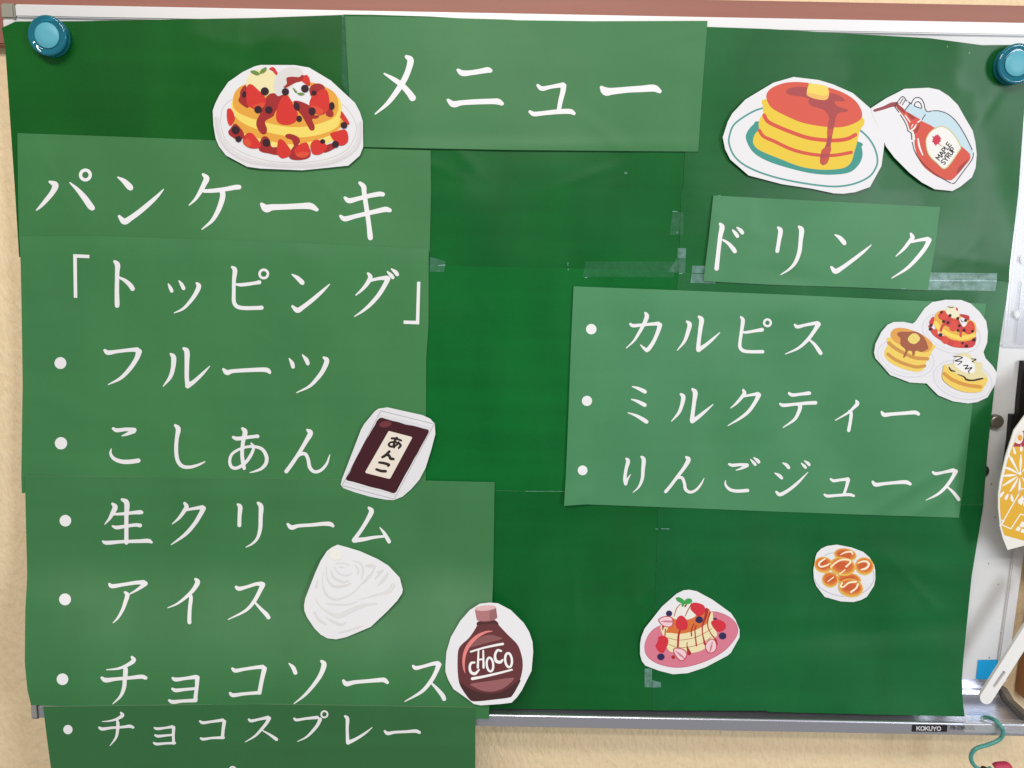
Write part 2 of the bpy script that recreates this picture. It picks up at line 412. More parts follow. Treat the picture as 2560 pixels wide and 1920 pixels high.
# letters as pen strokes on a unit cell (x right, y up)
GL = dict(M='0,0 0,1;0,1 .4,.35;.4,.35 .8,1;.8,1 .8,0', A='0,0 .38,1;.38,1 .76,0;.15,.36 .62,.36', P='0,0 0,1;0,1 .4,.98 .58,.76 .4,.5 0,.48',
          L='0,1 0,0;0,0 .5,0', E='0,0 0,1;0,1 .5,1;0,.52 .45,.52;0,0 .52,0', S='.55,.88 .32,1 .06,.82 .16,.58 .42,.46 .56,.24 .34,.02 .02,.14',
          Y='0,1 .35,.48;.7,1 .35,.48;.35,.48 .35,0', R='0,0 0,1;0,1 .4,.98 .56,.76 .4,.54 0,.5;.22,.5 .6,0', U='0,1 0,.3 .16,.03 .4,.03 .56,.3 .56,1',
          K='0,0 0,1;0,.4 .6,1;.2,.58 .64,0', O='.35,0 .06,.18 0,.5 .06,.82 .35,1 .64,.82 .7,.5 .64,.18 .35,0', F='0,0 0,1;0,1 .5,1;0,.52 .42,.52',
          B='0,0 0,1;0,1 .36,.98 .5,.76 .36,.54 0,.52;.3,.52 .52,.44 .56,.24 .42,.02 0,0', T='0,1 .7,1;.35,1 .35,0', W='0,1 .2,0;.2,0 .42,.9;.42,.9 .64,0;.64,0 .86,1',
          G='.62,.84 .35,1 .06,.8 0,.5 .06,.18 .36,0 .62,.16 .62,.46;.62,.46 .36,.46')
GL['2'] = '0,.8 .2,1 .46,.94 .5,.7 .3,.4 0,0;0,0 .55,0'; GL['3'] = '.02,.88 .26,1 .48,.84 .42,.6 .2,.53;.2,.53 .48,.44 .52,.2 .28,0 0,.12'; GL['-'] = '0,.45 .4,.45'
WID = {c: max(float(q.split(',')[0]) for st in v.split(';') for q in st.split()) for c, v in GL.items()}
def pen_text(txt, x, y, dx, dy, h, wd, gap, wscale=1.0):
    """strokes (px) of a word starting at x,y, running along (dx,dy) (unit), letter height h px"""
    ux, uy = dy, -dx; out = []
    for ch in txt:
        if ch == ' ': x += dx*h*.5; y += dy*h*.5; continue
        for st in GL[ch].split(';'):
            q = []
            for p in st.split():
                a, b = (float(t) for t in p.split(',')); a *= wscale
                q.append((x+dx*a*h+ux*b*h, y+dy*a*h+uy*b*h, wd))
            out.append(q)
        s = (WID[ch]*wscale+gap)*h; x += dx*s; y += dy*s
    return out
LIP = 0.0467
def lip_poly(name, pts, mat, off): 
    P, F = flat([np.array(pts, float)], LIP, off); return P, F
P, F = flat([np.array([T(3,3,1247,1287), T(3,3,1551,1289), T(3,3,1546,1347), T(3,3,1243,1345)])], LIP, 0.00035)
lab = WB.part('brand_label', P, F, plain((22, 20, 24), 0.4, 0.5), smooth=False)
x, y = T(3,3,1286,1333); a = math.radians(.9)
P, F = flat(strokes_outline(pen_text('KOKUYO', x, y, math.cos(a), math.sin(a), 9.6, 2.5, .25, 1.25), .35), LIP, 0.0006)
WB.part('lettering', P, F, plain((205, 203, 203), 0.5), lab, smooth=False)
x, y = T(3,3,1582,1327)
P, F = flat(strokes_outline(pen_text('FB-23MTWG', x, y, math.cos(a), math.sin(a), 8.0, 1.3, .22, 1.0), .3), LIP, 0.0006)
WB.part('model_lettering', P, F, plain((62, 60, 60), 0.5), tray, smooth=False)

# ------------------------------------------------------------------ green paper sheets
WHITE_EDGE = plain((205, 214, 200), 0.7)
def resample(pl, n):
    p = np.array(pl, float); s = np.r_[0, np.cumsum(np.hypot(*np.diff(p, axis=0).T))]; u = np.linspace(0, s[-1], n)
    return np.stack([np.interp(u, s, p[:,0]), np.interp(u, s, p[:,1])], 1)
def sheet(top, right, bottom, left, dfun, px=16):
    """Coons patch in the plane of the picture laid on the paper's own curved surface"""
    W = np.hypot(*(np.array(top[0])-np.array(top[-1]))); Hh = np.hypot(*(np.array(left[0])-np.array(left[-1])))
    nu, nv = max(6, int(W/px)), max(6, int(Hh/px))
    t, b, l, r = resample(top, nu), resample(bottom, nu), resample(left, nv), resample(right, nv)
    u = np.linspace(0, 1, nu)[None,:,None]; v = np.linspace(0, 1, nv)[:,None,None]
    S = (1-v)*t[None]+v*b[None]+(1-u)*l[:,None]+u*r[:,None]-((1-u)*(1-v)*t[0]+u*(1-v)*t[-1]+(1-u)*v*b[0]+u*v*b[-1])
    P = on_surface(S.reshape(-1, 2), dfun)
    F = [(j*nu+i, (j+1)*nu+i, (j+1)*nu+i+1, j*nu+i+1) for j in range(nv-1) for i in range(nu-1)]
    rim = [i for i in range(nu)]+[j*nu+nu-1 for j in range(1, nv)]+[(nv-1)*nu+i for i in range(nu-2, -1, -1)]+[j*nu for j in range(nv-2, 0, -1)]
    return with_edge(P, F, 0.0002, rim)

POSTER = Thing('menu_poster', 'large dark green poster of taped printed sheets held on the whiteboard by blue magnets', 'poster', base=(0.55, -0.03, -0.6035))
BK = dict(
 L1=((T(0,0,15,240),T(0,0,70,215),T(0,0,135,185),T(0,0,700,182),T(0,0,1230,172),T(0,0,2212,155),T(1,0,0,155),T(1,0,750,128)),
     (T(1,0,750,128),T(1,0,742,900),T(1,1,740,600)), (T(0,1,165,562),T(0,1,1500,590),T(1,1,740,600)),
     (T(0,0,15,240),T(0,0,45,420),T(0,0,65,700),T(0,0,95,1150),T(0,0,130,1659),T(0,1,150,330),T(0,1,165,562)), (14,90,28), 0, 0.34),
 C1=((T(1,0,752,125),T(1,0,1000,127),T(1,0,1500,142),T(2,0,0,185),T(2,0,1530,210)), (T(2,0,1530,210),T(2,0,1495,1300),T(2,0,1480,1659),T(2,1,1465,0),T(2,1,1440,690)),
     (T(1,1,740,632),T(1,1,1500,645),T(2,1,0,660),T(2,1,720,672),T(2,1,1440,692)), (T(1,0,752,125),T(1,0,745,900),T(1,1,740,632)), (0,94,34), 1, 0.38),
 C2=((T(1,1,740,625),T(1,1,1500,638),T(2,1,0,653),T(2,1,720,665),T(2,1,1440,685)), (T(2,1,1440,685),T(2,2,1300,940)),
     (T(1,2,1300,905),T(2,2,0,930),T(2,2,450,935),T(2,2,1300,945)), (T(1,1,740,625),T(1,2,1300,905)), (2,104,40), 2, 0.38),
 C3=((T(1,2,1300,900),T(2,2,0,925),T(2,2,450,930),T(2,2,1300,940)), (T(2,2,1300,940),T(2,2,1265,1100),T(2,2,1245,1659),T(2,3,1210,1160)),
     (T(1,3,1500,1150),T(1,3,2212,1147),T(2,3,0,1147),T(2,3,1210,1158)), (T(1,2,1300,900),T(1,3,1500,1150)), (0,91,34), 3, 0.40),
 R1=((T(2,0,1530,228),T(2,0,1690,232),T(2,0,2212,250),T(3,0,600,285),T(3,0,1400,330),T(3,0,1850,390),T(3,0,2262,386)), (T(3,0,2262,386),T(3,0,2205,1080),T(3,0,2165,1659),T(3,1,2085,680),T(3,1,2082,780)),
     (T(2,1,1440,700),T(2,1,1545,708),T(3,1,1380,772),T(3,1,2082,780)), (T(2,0,1530,228),T(2,0,1495,1300),T(2,0,1480,1659),T(2,1,1465,0),T(2,1,1440,700)), (10,94,38), 4.6, 0.40),
 R2=((T(2,1,1440,690),T(2,1,1545,700),T(3,1,1380,765),T(3,1,2082,774)), (T(3,1,2082,774),T(3,1,2065,900),T(3,1,2010,1250),T(3,1,1975,1560),T(3,2,1960,0),T(3,2,1900,550),T(3,2,1860,1050)),
     (T(2,2,1280,1062),T(3,2,1860,1052)), (T(2,1,1440,690),T(2,2,1280,1062)), (12,97,44), 5.4, 0.42),
 R3=((T(2,2,1280,1058),T(3,2,1862,1046)), (T(3,2,1862,1046),T(3,2,1760,1659),T(3,3,1690,700),T(3,3,1675,900),T(3,3,1685,1100),T(3,3,1700,1215)),
     (T(2,3,1210,1162),T(2,3,2212,1165),T(3,3,0,1175),T(3,3,900,1198),T(3,3,1700,1217)), (T(2,2,1280,1058),T(2,2,1265,1100),T(2,2,1245,1659),T(2,3,1210,1162)), (8,95,44), 6.2, 0.42))
BKB = dict(L1=[(0.06,-0.08,60,.05,.012,.0006),(0.21,-.06,-20,.06,.01,.0005)], R1=[(0.82,-.1,-60,.09,.02,.0012),(0.85,-.18,-70,.06,.012,.0007),(.66,-.10,40,.08,.02,.0006)],
           C3=[(0.45,-.55,70,.05,.02,.001)], R3=[(0.75,-.53,5,.12,.012,-.001),(.8,-.47,-15,.08,.01,.0005),(.7,-.42,10,.07,.008,.0004)], C1=[], C2=[(.39,-.25,10,.05,.012,.0004)], R2=[(.83,-.3,80,.08,.008,.0005)])
def creases(pts, n, h, seed):
    """a few short handling creases scattered over one sheet"""
    q = on_surface(np.array(pts), 0.005); rs = np.random.RandomState(seed); out = []
    for _ in range(n):
        out.append((rs.uniform(q[:,0].min(), q[:,0].max()), rs.uniform(q[:,2].min(), q[:,2].max()), rs.uniform(-90, 90), rs.uniform(.012, .04), rs.uniform(.0025, .005), h*rs.uniform(.5, 1)))
    return out
def px2xz(c, r, x, y): p = at(*T(c, r, x, y), 0.004); return p[0], p[2]
for i, (k, (t, r, b, l, rgb, lay, rough)) in enumerate(BK.items()):
    V, F, mi = sheet(t, r, b, l, layer(d_back, lay*0.35, BKB[k]+creases(list(t)+list(b), 9, .0005, 40+i)), 9)
    m = printed(rgb, rough, 0.22 if k == 'R3' else 0.36 if k[0] == 'R' else 0.24, 0.13, 0.10, 3.1*i+1, 'green_print_'+k, facet=(8.0, 0.10 if k == 'R3' else 0.15))
    POSTER.part('backing_sheet', V, F, m, mats=[m, WHITE_EDGE], midx=mi)

# text sheets (own things, glued over the poster)
def cr(c, r, x, y, ang, ln, wd, h):
    q = px2xz(c, r, x, y); return (q[0], q[1], ang, ln, wd, h)
TS = {}
def text_sheet(key, label, top, right, bottom, left, rgb, base, lay, bumps=(), rough=0.5):
    df = layer(base, lay, list(bumps)+creases(list(top)+list(bottom), 5, .00035, 70+len(TS)))
    V, F, mi = sheet(top, right, bottom, left, df, 10)
    bp = np.array([V[:,0].mean(), V[:,1].mean(), V[:,2].min()])
    th = Thing('lettered_sheet', label, 'paper sheet', 'lettered green sheets of the menu', bp)
    m = printed(rgb, rough, 0.42, 0.05, 0.08, 2.3*len(TS)+5, 'light_green_print', 0.5, 7.0, (7.0, 0.10))
    th.part('paper', V, F, m, mats=[m, WHITE_EDGE], midx=mi)
    TS[key] = (th, df)
text_sheet('T0', 'light green heading sheet at the top reading メニュー',
  (T(1,0,768,138),T(1,0,1500,150),T(1,0,2212,170),T(2,0,0,174),T(2,0,700,183),T(2,0,1690,180)), (T(2,0,1690,180),T(2,0,1650,700),T(2,0,1608,1310)),
  (T(1,0,826,1268),T(1,0,1500,1282),T(1,0,2212,1296),T(2,0,1608,1310)), (T(1,0,768,138),T(1,0,805,830),T(1,0,826,1268)), (58,122,70), d_back, 3.2,
  [cr(2,0,1500,600,-30,.03,.012,.0004), cr(2,0,200,1275,2,.2,.006,.0009)])
text_sheet('T1', 'light green sheet under the strawberry cutout reading パンケーキ',
  (T(0,0,150,1150),T(0,0,1000,1180),T(0,0,1860,1212),T(1,0,900,1282),T(1,0,1508,1300)), (T(1,0,1508,1300),T(1,0,1512,1659),T(1,1,1500,520)),
  (T(0,1,165,420),T(0,1,1500,440),T(1,1,1500,520)), (T(0,0,150,1150),T(0,0,155,1659),T(0,1,165,420)), (60,123,69), d_back, 2.6)
text_sheet('T2', 'tall light green sheet reading 「トッピング」 with フルーツ and こしあん',
  (T(0,1,168,382),T(0,1,850,378),T(0,1,2212,424),T(1,1,1050,470),T(1,1,1492,488)), (T(1,1,1492,488),T(1,1,1490,1150),T(1,1,1470,1450),T(1,2,1470,0),T(1,2,1466,870)),
  (T(0,2,188,945),T(0,2,600,900),T(1,2,0,880),T(1,2,1466,872)), (T(0,1,168,382),T(0,1,178,620),T(0,1,186,1000),T(0,1,196,1659),T(0,2,190,370),T(0,2,184,800),T(0,2,188,945)), (61,125,72), d_back, 3.6,
  [cr(0,1,2000,560,0,.25,.016,.0010), cr(1,1,450,560,-35,.05,.014,.0007), cr(0,2,600,200,-20,.035,.01,.0007), cr(0,2,600,740,-8,.05,.016,.0012), cr(1,1,1400,600,80,.03,.01,.0006)])
text_sheet('T3', 'light green sheet reading 生クリーム, アイス and チョコソース',
  (T(0,2,212,792),T(0,2,1300,801),T(0,2,2212,815),T(1,2,730,826),T(1,2,1460,836),T(1,2,2062,850)), (T(1,2,2062,850),T(1,2,2050,1659),T(1,3,2040,250),T(1,3,2015,1120),T(1,3,2012,1235)),
  (T(0,3,268,1116),T(0,3,1400,1150),T(1,3,900,1210),T(1,3,2012,1235)), (T(0,2,212,792),T(0,2,218,945),T(0,2,235,1659),T(0,3,218,300),T(0,3,214,750),T(0,3,236,980),T(0,3,268,1116)), (57,120,68), d_left, 4.6,
  [cr(0,2,2000,930,0,.25,.014,.0008), cr(0,3,285,300,90,.14,.006,.0009), cr(1,3,300,700,12,.10,.02,.0007), cr(0,3,262,1120,-30,.035,.018,-.0055)])
text_sheet('T4', 'green sheet hanging lowest over the pen tray reading チョコスプレー',
  (T(0,3,372,1128),T(0,3,1340,1116),T(1,3,0,1106),T(1,3,900,1118),T(1,3,1895,1135)), (T(1,3,1895,1135),T(1,3,1897,2300)),
  (T(0,3,520,2300),T(1,3,1897,2300)), (T(0,3,372,1128),T(0,3,405,1400),T(0,3,440,1659),T(0,3,520,2300)), (50,108,60), d_left, 5.8,
  [cr(1,3,1000,1170,1,.15,.006,.0009)])
text_sheet('T5', 'small light green sheet on the right reading ドリンク',
  (T(2,1,1740,30),T(3,1,0,55),T(3,1,1487,130)), (T(3,1,1487,130),T(3,1,1440,500),T(3,1,1382,850)), (T(2,1,1655,770),T(3,1,0,800),T(3,1,700,822),T(3,1,1382,850)), (T(2,1,1740,30),T(2,1,1700,400),T(2,1,1655,770)), (69,134,87), d_back, 4.6,
  [cr(3,1,200,740,-8,.03,.008,-.0010), cr(2,1,1690,500,85,.05,.01,.0012)])
text_sheet('T6', 'light green sheet on the right reading カルピス, ミルクティー and りんごジュース',
  (T(2,1,532,815),T(2,1,1500,852),T(3,1,0,880),T(3,1,1120,932),T(3,1,1885,965)), (T(3,1,1885,965),T(3,2,1765,180),T(3,2,1700,800),T(3,2,1650,1155)),
  (T(2,2,450,1053),T(2,2,640,1040),T(2,2,1250,1062),T(3,2,0,1100),T(3,2,900,1132),T(3,2,1650,1155)), (T(2,1,532,815),T(2,1,510,1300),T(2,2,490,200),T(2,2,465,800),T(2,2,450,1053)), (67,134,87), d_back, 4.4,
  [cr(3,1,200,1010,0,.2,.014,.0008), cr(3,2,1120,940,36,.045,.0055,.0016), cr(3,2,1300,1060,36,.045,.0055,.0013), cr(3,2,1300,700,25,.06,.018,.0010), cr(2,2,470,1040,45,.03,.014,.0035), cr(2,2,480,600,90,.10,.01,.0008)])

# ------------------------------------------------------------------ lettering, traced stroke by stroke
INK = plain((241, 238, 240), 0.55, 0.35, name='white_lettering')
def glyph(key, c, r, spec, name='character', off=0.00022):
    th, df = TS[key]; strokes = []
    for st in spec.split(';'):
        st = st.strip()
        if not st: continue
        if st[0] == 'O':       # ring
            x, y, R, wd = (float(v) for v in st[1:].split(',')); e = ellipse(x, y, R, n=28)
            strokes.append([(*T(c, r, a, b), wd/3.45625) for a, b in np.vstack([e, e[:1]])])
        elif st[0] == 'o':
            x, y, R = (float(v) for v in st[1:].split(',')); strokes.append([(*T(c, r, x, y), 2*R/3.45625)])
        elif st[0] == 'P':
            pts = np.array([T(c, r, *(float(v) for v in q.split(','))) for q in st[1:].split()])
            P, F = flat([pts], df, off); return th.part(name, P, F, INK)
        else:
            strokes.append([(*T(c, r, float(q.split(',')[0]), float(q.split(',')[1])), float(q.split(',')[2])/3.45625) for q in st.split()])
    P, F = flat(strokes_outline(strokes, 1.1), df, off)
    return th.part(name, P, F, INK)
G = [
('T0',1,0,'1300,490,30 1335,520,55 1318,600,50 1280,690,50 1210,800,46 1130,900,34 1030,985,12;1108,636,14 1190,685,38 1260,735,46 1320,800,52 1352,845,58'),
('T0',1,0,'1745,605,26 1785,632,50 1860,628,44 1950,614,46 2000,605,50 2025,610,36;1660,865,26 1705,900,54 1780,888,44 1900,880,46 2040,876,48 2090,878,52 2125,895,34'),
('T0',2,0,'222,737,24 258,765,40 330,752,32 410,738,38 440,735,46;445,742,50 440,790,44 420,870,40 405,950,36;155,965,26 190,985,40 270,978,38 400,965,42 500,963,44 535,980,30'),
('T0',2,0,'772,755,28 810,790,70 870,788,58 1000,775,52 1120,768,56 1225,762,60 1275,788,36'),
('T1',0,1,'430,-88,22 478,-60,54 455,0,44 400,70,38 350,125,26 314,158,10;605,-80,12 670,-20,34 730,50,50 780,120,54 798,138,44;O738,-147,42,28'),
('T1',0,1,'1018,-128,12 1070,-95,40 1115,-50,54 1128,-36,46;1030,210,24 1075,255,52 1130,225,46 1200,175,44 1290,100,40 1360,35,28 1412,-22,10'),
('T1',0,1,'1755,-152,22 1785,-118,48 1765,-70,44 1735,-10,38 1690,60,26 1635,114,10;1765,-8,30 1850,-12,36 1950,-25,38 2030,-40,42 2065,-42,40;1915,-10,44 1925,20,46 1915,80,46 1880,170,40 1830,250,30 1745,322,10'),
('T1',1,1,'48,105,28 88,142,66 140,132,54 250,128,48 380,122,50 470,122,56 525,152,32'),
('T1',1,1,'898,-78,28 930,-45,44 935,10,40 955,140,40 975,280,40 985,370,46 988,395,44;768,50,24 805,75,44 880,58,38 970,35,38 1060,18,42 1095,20,38;730,208,24 768,232,44 850,212,38 960,185,38 1060,162,42 1120,150,46 1155,158,36'),
('T2',0,1,'P632,537 773,543 772,572 664,568 668,914 638,914'),
('T2',0,1,'990,600,24 1015,630,46 1013,700,38 1010,850,38 1012,960,42 1012,982,38;1030,738,18 1080,765,30 1125,805,40 1145,835,40'),
('T2',0,1,'1455,795,12 1473,830,30 1484,855,30;1547,768,12 1570,800,30 1586,832,32;1700,788,20 1718,815,40 1690,880,36 1640,950,30 1580,1010,22 1505,1045,8'),
('T2',0,1,'2005,648,20 2030,675,40 2022,760,34 2020,870,32 2022,950,34 2050,990,34 2110,1003,34 2212,1002,34 2260,1000,36;2045,798,20 2080,802,30 2150,795,30 2212,785,30 2240,780,36;O2279,708,36,22'),
('T2',1,1,'312,712,12 355,740,34 392,775,42 402,786,34;315,988,22 358,1022,44 410,992,38 490,930,36 570,860,28 635,798,10'),
('T2',1,1,'968,703,20 988,735,38 965,785,36 920,840,26 862,892,10;985,765,26 1060,748,28 1130,742,40;1140,750,42 1110,810,38 1060,890,36 990,970,32 920,1030,22 850,1076,8;1135,688,12 1165,718,32 1182,738,30;1170,665,12 1205,692,34 1220,712,32'),
('T2',1,1,'P1392,775 1420,776 1410,1144 1275,1139 1276,1110 1382,1113'),
('T2',0,1,'o522,1478,51','bullet_dot'),
('T2',0,1,'905,1368,24 935,1388,40 1010,1378,30 1120,1365,32 1185,1362,40;1200,1380,52 1180,1440,40 1120,1530,36 1040,1610,28 935,1664,8'),
('T2',0,1,'1475,1400,20 1500,1430,44 1495,1520,38 1470,1600,32 1410,1679,8;1588,1352,24 1615,1380,46 1615,1480,40 1614,1600,38 1622,1674,40;1622,1675,44 1680,1635,34 1750,1570,26 1812,1505,8'),
('T2',0,1,'1930,1532,22 1962,1560,44 2010,1548,34 2130,1540,34 2260,1535,38 2310,1540,40 2330,1558,28'),
('T2',1,1,'288,1440,12 312,1480,34 320,1510,32;402,1408,12 435,1450,36 448,1482,32;585,1430,20 612,1458,42 580,1540,38 530,1610,34 460,1680,24 350,1734,8'),
('T2',0,2,'o527,512,53','bullet_dot'),
('T2',0,2,'978,385,24 1010,400,34 1090,392,32 1160,398,40;1155,408,38 1100,432,26 1055,448,10;962,560,8 955,600,22 985,645,30 1050,670,36 1120,672,38 1195,662,38'),
('T2',0,2,'1515,358,24 1540,390,42 1528,470,34 1522,570,34 1535,660,34 1575,710,32 1640,718,28 1710,700,22 1770,672,10'),
('T2',0,2,'2015,460,24 2050,472,34 2130,462,30 2212,452,30 2225,452,32;2095,385,24 2118,415,42 2100,500,34 2092,600,32 2100,680,34 2110,728,30;2170,512,14 2192,545,24 2170,610,28 2120,680,28 2050,725,28 2000,715,28 1985,660,26 2010,600,24 2090,555,22 2180,540,24 2260,560,28 2300,620,32 2300,680,32 2260,730,26 2200,755,16 2160,765,8'),
('T2',1,2,'445,398,22 470,425,44 430,500,36 370,600,32 310,690,34 262,755,34;330,660,16 380,610,26 425,605,30 450,650,30 465,720,32 505,758,28 560,745,26 610,690,22 638,612,8'),
('T3',0,2,'o565,1181,50','bullet_dot'),
('T3',0,2,'972,1035,22 995,1065,44 970,1120,36 945,1165,24 905,1212,8;985,1125,20 1060,1122,26 1150,1112,30 1210,1108,36 1225,1110,28;1055,998,24 1095,1030,46 1092,1150,36 1092,1280,36 1092,1370,36;972,1228,16 1010,1240,32 1090,1228,28 1170,1218,30 1210,1222,34;888,1360,16 925,1372,34 1060,1362,28 1200,1358,32 1280,1355,36 1310,1368,20'),
('T3',0,2,'1595,1030,24 1612,1060,38 1590,1100,34 1545,1160,24 1488,1210,8;1612,1088,22 1680,1075,26 1750,1065,36;1758,1075,42 1730,1130,38 1680,1210,34 1600,1300,30 1480,1388,8'),
('T3',0,2,'2055,1040,20 2075,1065,40 2070,1140,34 2068,1220,34;2230,1028,24 2255,1060,42 2252,1150,36 2248,1250,34 2225,1330,26 2180,1380,18 2125,1410,8'),
('T3',1,2,'275,1212,24 308,1240,40 370,1225,30 480,1218,30 580,1208,34 640,1210,38 665,1226,26'),
('T3',1,2,'975,1070,22 998,1100,42 965,1170,36 910,1260,32 848,1345,34;850,1350,44 930,1342,34 1020,1325,26 1120,1315,20;1070,1240,8 1105,1285,26 1135,1335,34 1150,1362,32'),
('T3',0,3,'o562,202,51','bullet_dot'),
('T3',0,3,'945,70,22 970,88,36 1060,75,30 1170,58,32 1240,55,40;1255,65,42 1220,95,30 1170,128,20 1115,158,10;1080,140,20 1100,165,38 1085,220,34 1060,290,28 1020,360,20 977,405,8'),
('T3',0,3,'1690,28,24 1708,55,42 1670,120,34 1610,180,28 1530,240,18 1450,275,8;1635,155,14 1650,185,32 1640,280,32 1636,370,34 1637,400,34'),
('T3',0,3,'2040,95,24 2065,110,36 2130,95,28 2210,70,30 2260,68,40;2270,75,44 2245,130,36 2195,220,32 2120,300,24 1972,376,8;2200,225,16 2250,280,26 2300,330,36 2320,358,34'),
('T3',0,3,'o540,892,50','bullet_dot'),
('T3',0,3,'1140,700,22 1155,730,38 1100,770,30 1020,800,20 920,810,8;880,880,24 915,900,40 1000,890,30 1120,880,30 1220,870,36 1258,880,32;1070,780,16 1085,810,40 1078,900,36 1070,970,34 1040,1040,24 975,1105,8'),
('T3',0,3,'1492,882,20 1520,895,34 1600,885,28 1690,872,36;1705,878,40 1700,960,32 1690,1040,34 1690,1070,36;1490,975,22 1520,988,32 1600,980,26 1690,972,24;1462,1075,22 1495,1088,34 1580,1080,28 1690,1075,32'),
('T3',0,3,'2008,800,22 2035,818,34 2110,805,28 2212,790,30 2270,785,36;2285,800,42 2262,900,36 2245,990,36 2242,1008,36;1988,1012,22 2015,1030,34 2110,1018,28 2240,1008,30'),
('T3',1,3,'285,755,10 320,790,34 340,835,36;565,735,22 588,765,44 560,850,38 500,940,32 420,1030,24 328,1103,8'),
('T3',1,3,'755,905,24 782,932,42 850,918,34 960,908,32 1080,898,38 1110,900,40 1135,920,28'),
('T3',1,3,'1358,778,22 1382,795,34 1450,780,28 1530,758,32 1570,755,40;1580,765,44 1555,830,36 1510,910,34 1430,1000,28 1285,1085,8;1510,920,14 1560,970,28 1610,1030,38 1625,1062,36'),
('T4',0,3,'o587,1327,40','bullet_dot'),
('T4',0,3,'1045,1182,18 1058,1205,30 1010,1235,22 950,1252,14 882,1258,6;858,1310,20 885,1322,28 960,1312,22 1060,1305,22 1120,1298,28 1150,1308,22;1008,1240,12 1018,1270,28 1015,1340,26 1000,1400,20 950,1467,6'),
('T4',0,3,'1335,1312,16 1360,1320,24 1430,1312,20 1490,1302,26;1500,1310,30 1498,1380,24 1500,1445,26;1340,1375,16 1365,1384,24 1430,1378,20 1495,1372,18;1330,1442,18 1355,1452,24 1430,1446,20 1510,1443,22'),
('T4',0,3,'1728,1255,18 1755,1268,26 1830,1258,22 1925,1245,28;1938,1258,32 1928,1330,28 1922,1395,28;1735,1402,18 1758,1410,24 1830,1400,20 1930,1396,26'),
('T4',0,3,'2150,1240,18 2172,1252,26 2240,1238,22 2315,1222,30;2325,1230,34 2300,1275,28 2250,1335,24 2200,1385,18 2118,1435,6;2268,1335,10 2330,1370,20 2380,1405,28 2390,1412,26'),
('T4',1,3,'330,1232,18 352,1244,24 430,1232,22 530,1222,28;555,1238,32 530,1290,28 480,1350,24 430,1395,16 358,1430,6;O591,1195,27,15'),
('T4',1,3,'770,1212,20 790,1235,32 788,1320,26 792,1430,30;795,1440,34 860,1410,26 940,1360,20 1005,1308,6'),
('T4',1,3,'1112,1340,18 1138,1360,30 1200,1350,24 1300,1345,24 1380,1340,30 1412,1352,26'),
('T4',0,3,'O2010,1676,27,15'),
('T5',2,1,'1798,275,22 1815,305,44 1800,380,38 1785,500,36 1772,620,38 1768,660,40;1825,415,18 1870,445,28 1910,490,38 1925,512,36;1905,328,12 1932,358,32 1948,382,30;1945,307,14 1975,332,34 1990,352,32'),
('T5',3,1,'88,308,22 108,335,40 95,420,34 80,510,34;268,300,22 290,330,44 282,420,36 270,520,36 235,610,30 180,670,20 110,714,8'),
('T5',3,1,'580,370,12 620,395,34 652,430,40 660,443,34;548,650,22 582,685,44 640,655,36 730,590,32 820,520,26 892,458,8'),
('T5',3,1,'1235,362,22 1248,395,38 1215,440,32 1165,500,24 1105,555,8;1245,430,22 1310,415,26 1380,405,36;1392,415,42 1360,480,36 1290,570,34 1200,660,26 1068,745,8'),
('T6',2,1,'o685,1185,45','bullet_dot'),
('T6',2,1,'1022,1140,20 1048,1155,30 1130,1148,26 1220,1140,28 1265,1138,36;1278,1150,40 1260,1210,34 1225,1290,32 1185,1350,36 1165,1366,36;1165,1370,30 1140,1350,24 1110,1320,8;1152,1045,20 1165,1075,38 1140,1140,32 1090,1230,26 1050,1290,18 988,1348,8'),
('T6',2,1,'1512,1120,20 1535,1145,38 1520,1210,34 1490,1290,26 1428,1368,8;1615,1078,22 1638,1105,42 1628,1180,36 1615,1280,34 1608,1352,36;1612,1362,42 1670,1325,30 1730,1275,24 1795,1215,8'),
('T6',2,1,'1978,1080,18 1995,1110,34 1985,1190,30 1972,1280,28 1970,1340,30 2000,1372,30 2060,1380,28 2150,1380,30 2165,1380,30;1998,1212,18 2030,1212,24 2100,1200,26 2160,1190,34;O2207,1130,29,20'),
('T6',3,1,'232,1148,20 255,1165,30 320,1150,26 400,1135,30 425,1133,36;435,1142,42 400,1200,32 340,1280,30 260,1350,22 150,1400,8;355,1275,14 400,1315,26 440,1370,34 455,1393,32'),
('T6',2,2,'o648,146,44','bullet_dot'),
('T6',2,2,'1040,22,10 1090,38,26 1140,62,34 1150,68,30;1032,132,10 1085,150,26 1140,178,34 1148,182,30;1002,248,8 1070,272,24 1130,305,34 1162,326,34'),
('T6',2,2,'1458,88,20 1480,112,38 1468,180,32 1440,250,26 1378,322,8;1560,45,22 1583,75,42 1575,150,34 1562,250,34 1555,312,38;1558,320,40 1610,285,32 1670,235,24 1737,177,8'),
('T6',2,2,'1998,52,20 2008,80,32 1980,120,28 1940,165,22 1890,208,8;2008,105,20 2060,95,22 2125,85,32;2132,95,40 2105,150,32 2050,230,30 1980,290,24 1866,360,8'),
('T6',3,2,'182,80,22 210,95,30 280,88,26 345,80,32 358,80,30;105,172,20 135,184,30 230,175,26 340,165,30 410,162,32;270,185,30 278,200,34 262,250,30 225,310,24 130,376,8'),
('T6',3,2,'762,145,18 772,170,34 740,205,26 690,250,20 580,314,8;700,232,14 718,250,28 712,320,28 700,385,30 697,402,28'),
('T6',3,2,'982,242,20 1005,266,36 1070,260,30 1180,252,30 1270,246,34 1300,260,28'),
('T6',2,2,'o610,746,42','bullet_dot'),
('T6',2,2,'988,645,18 1003,668,34 985,740,28 975,820,30 982,862,30;985,860,24 1000,820,18 1025,780,6;1118,628,18 1138,655,36 1132,740,32 1125,820,28 1095,890,18 1045,938,6'),
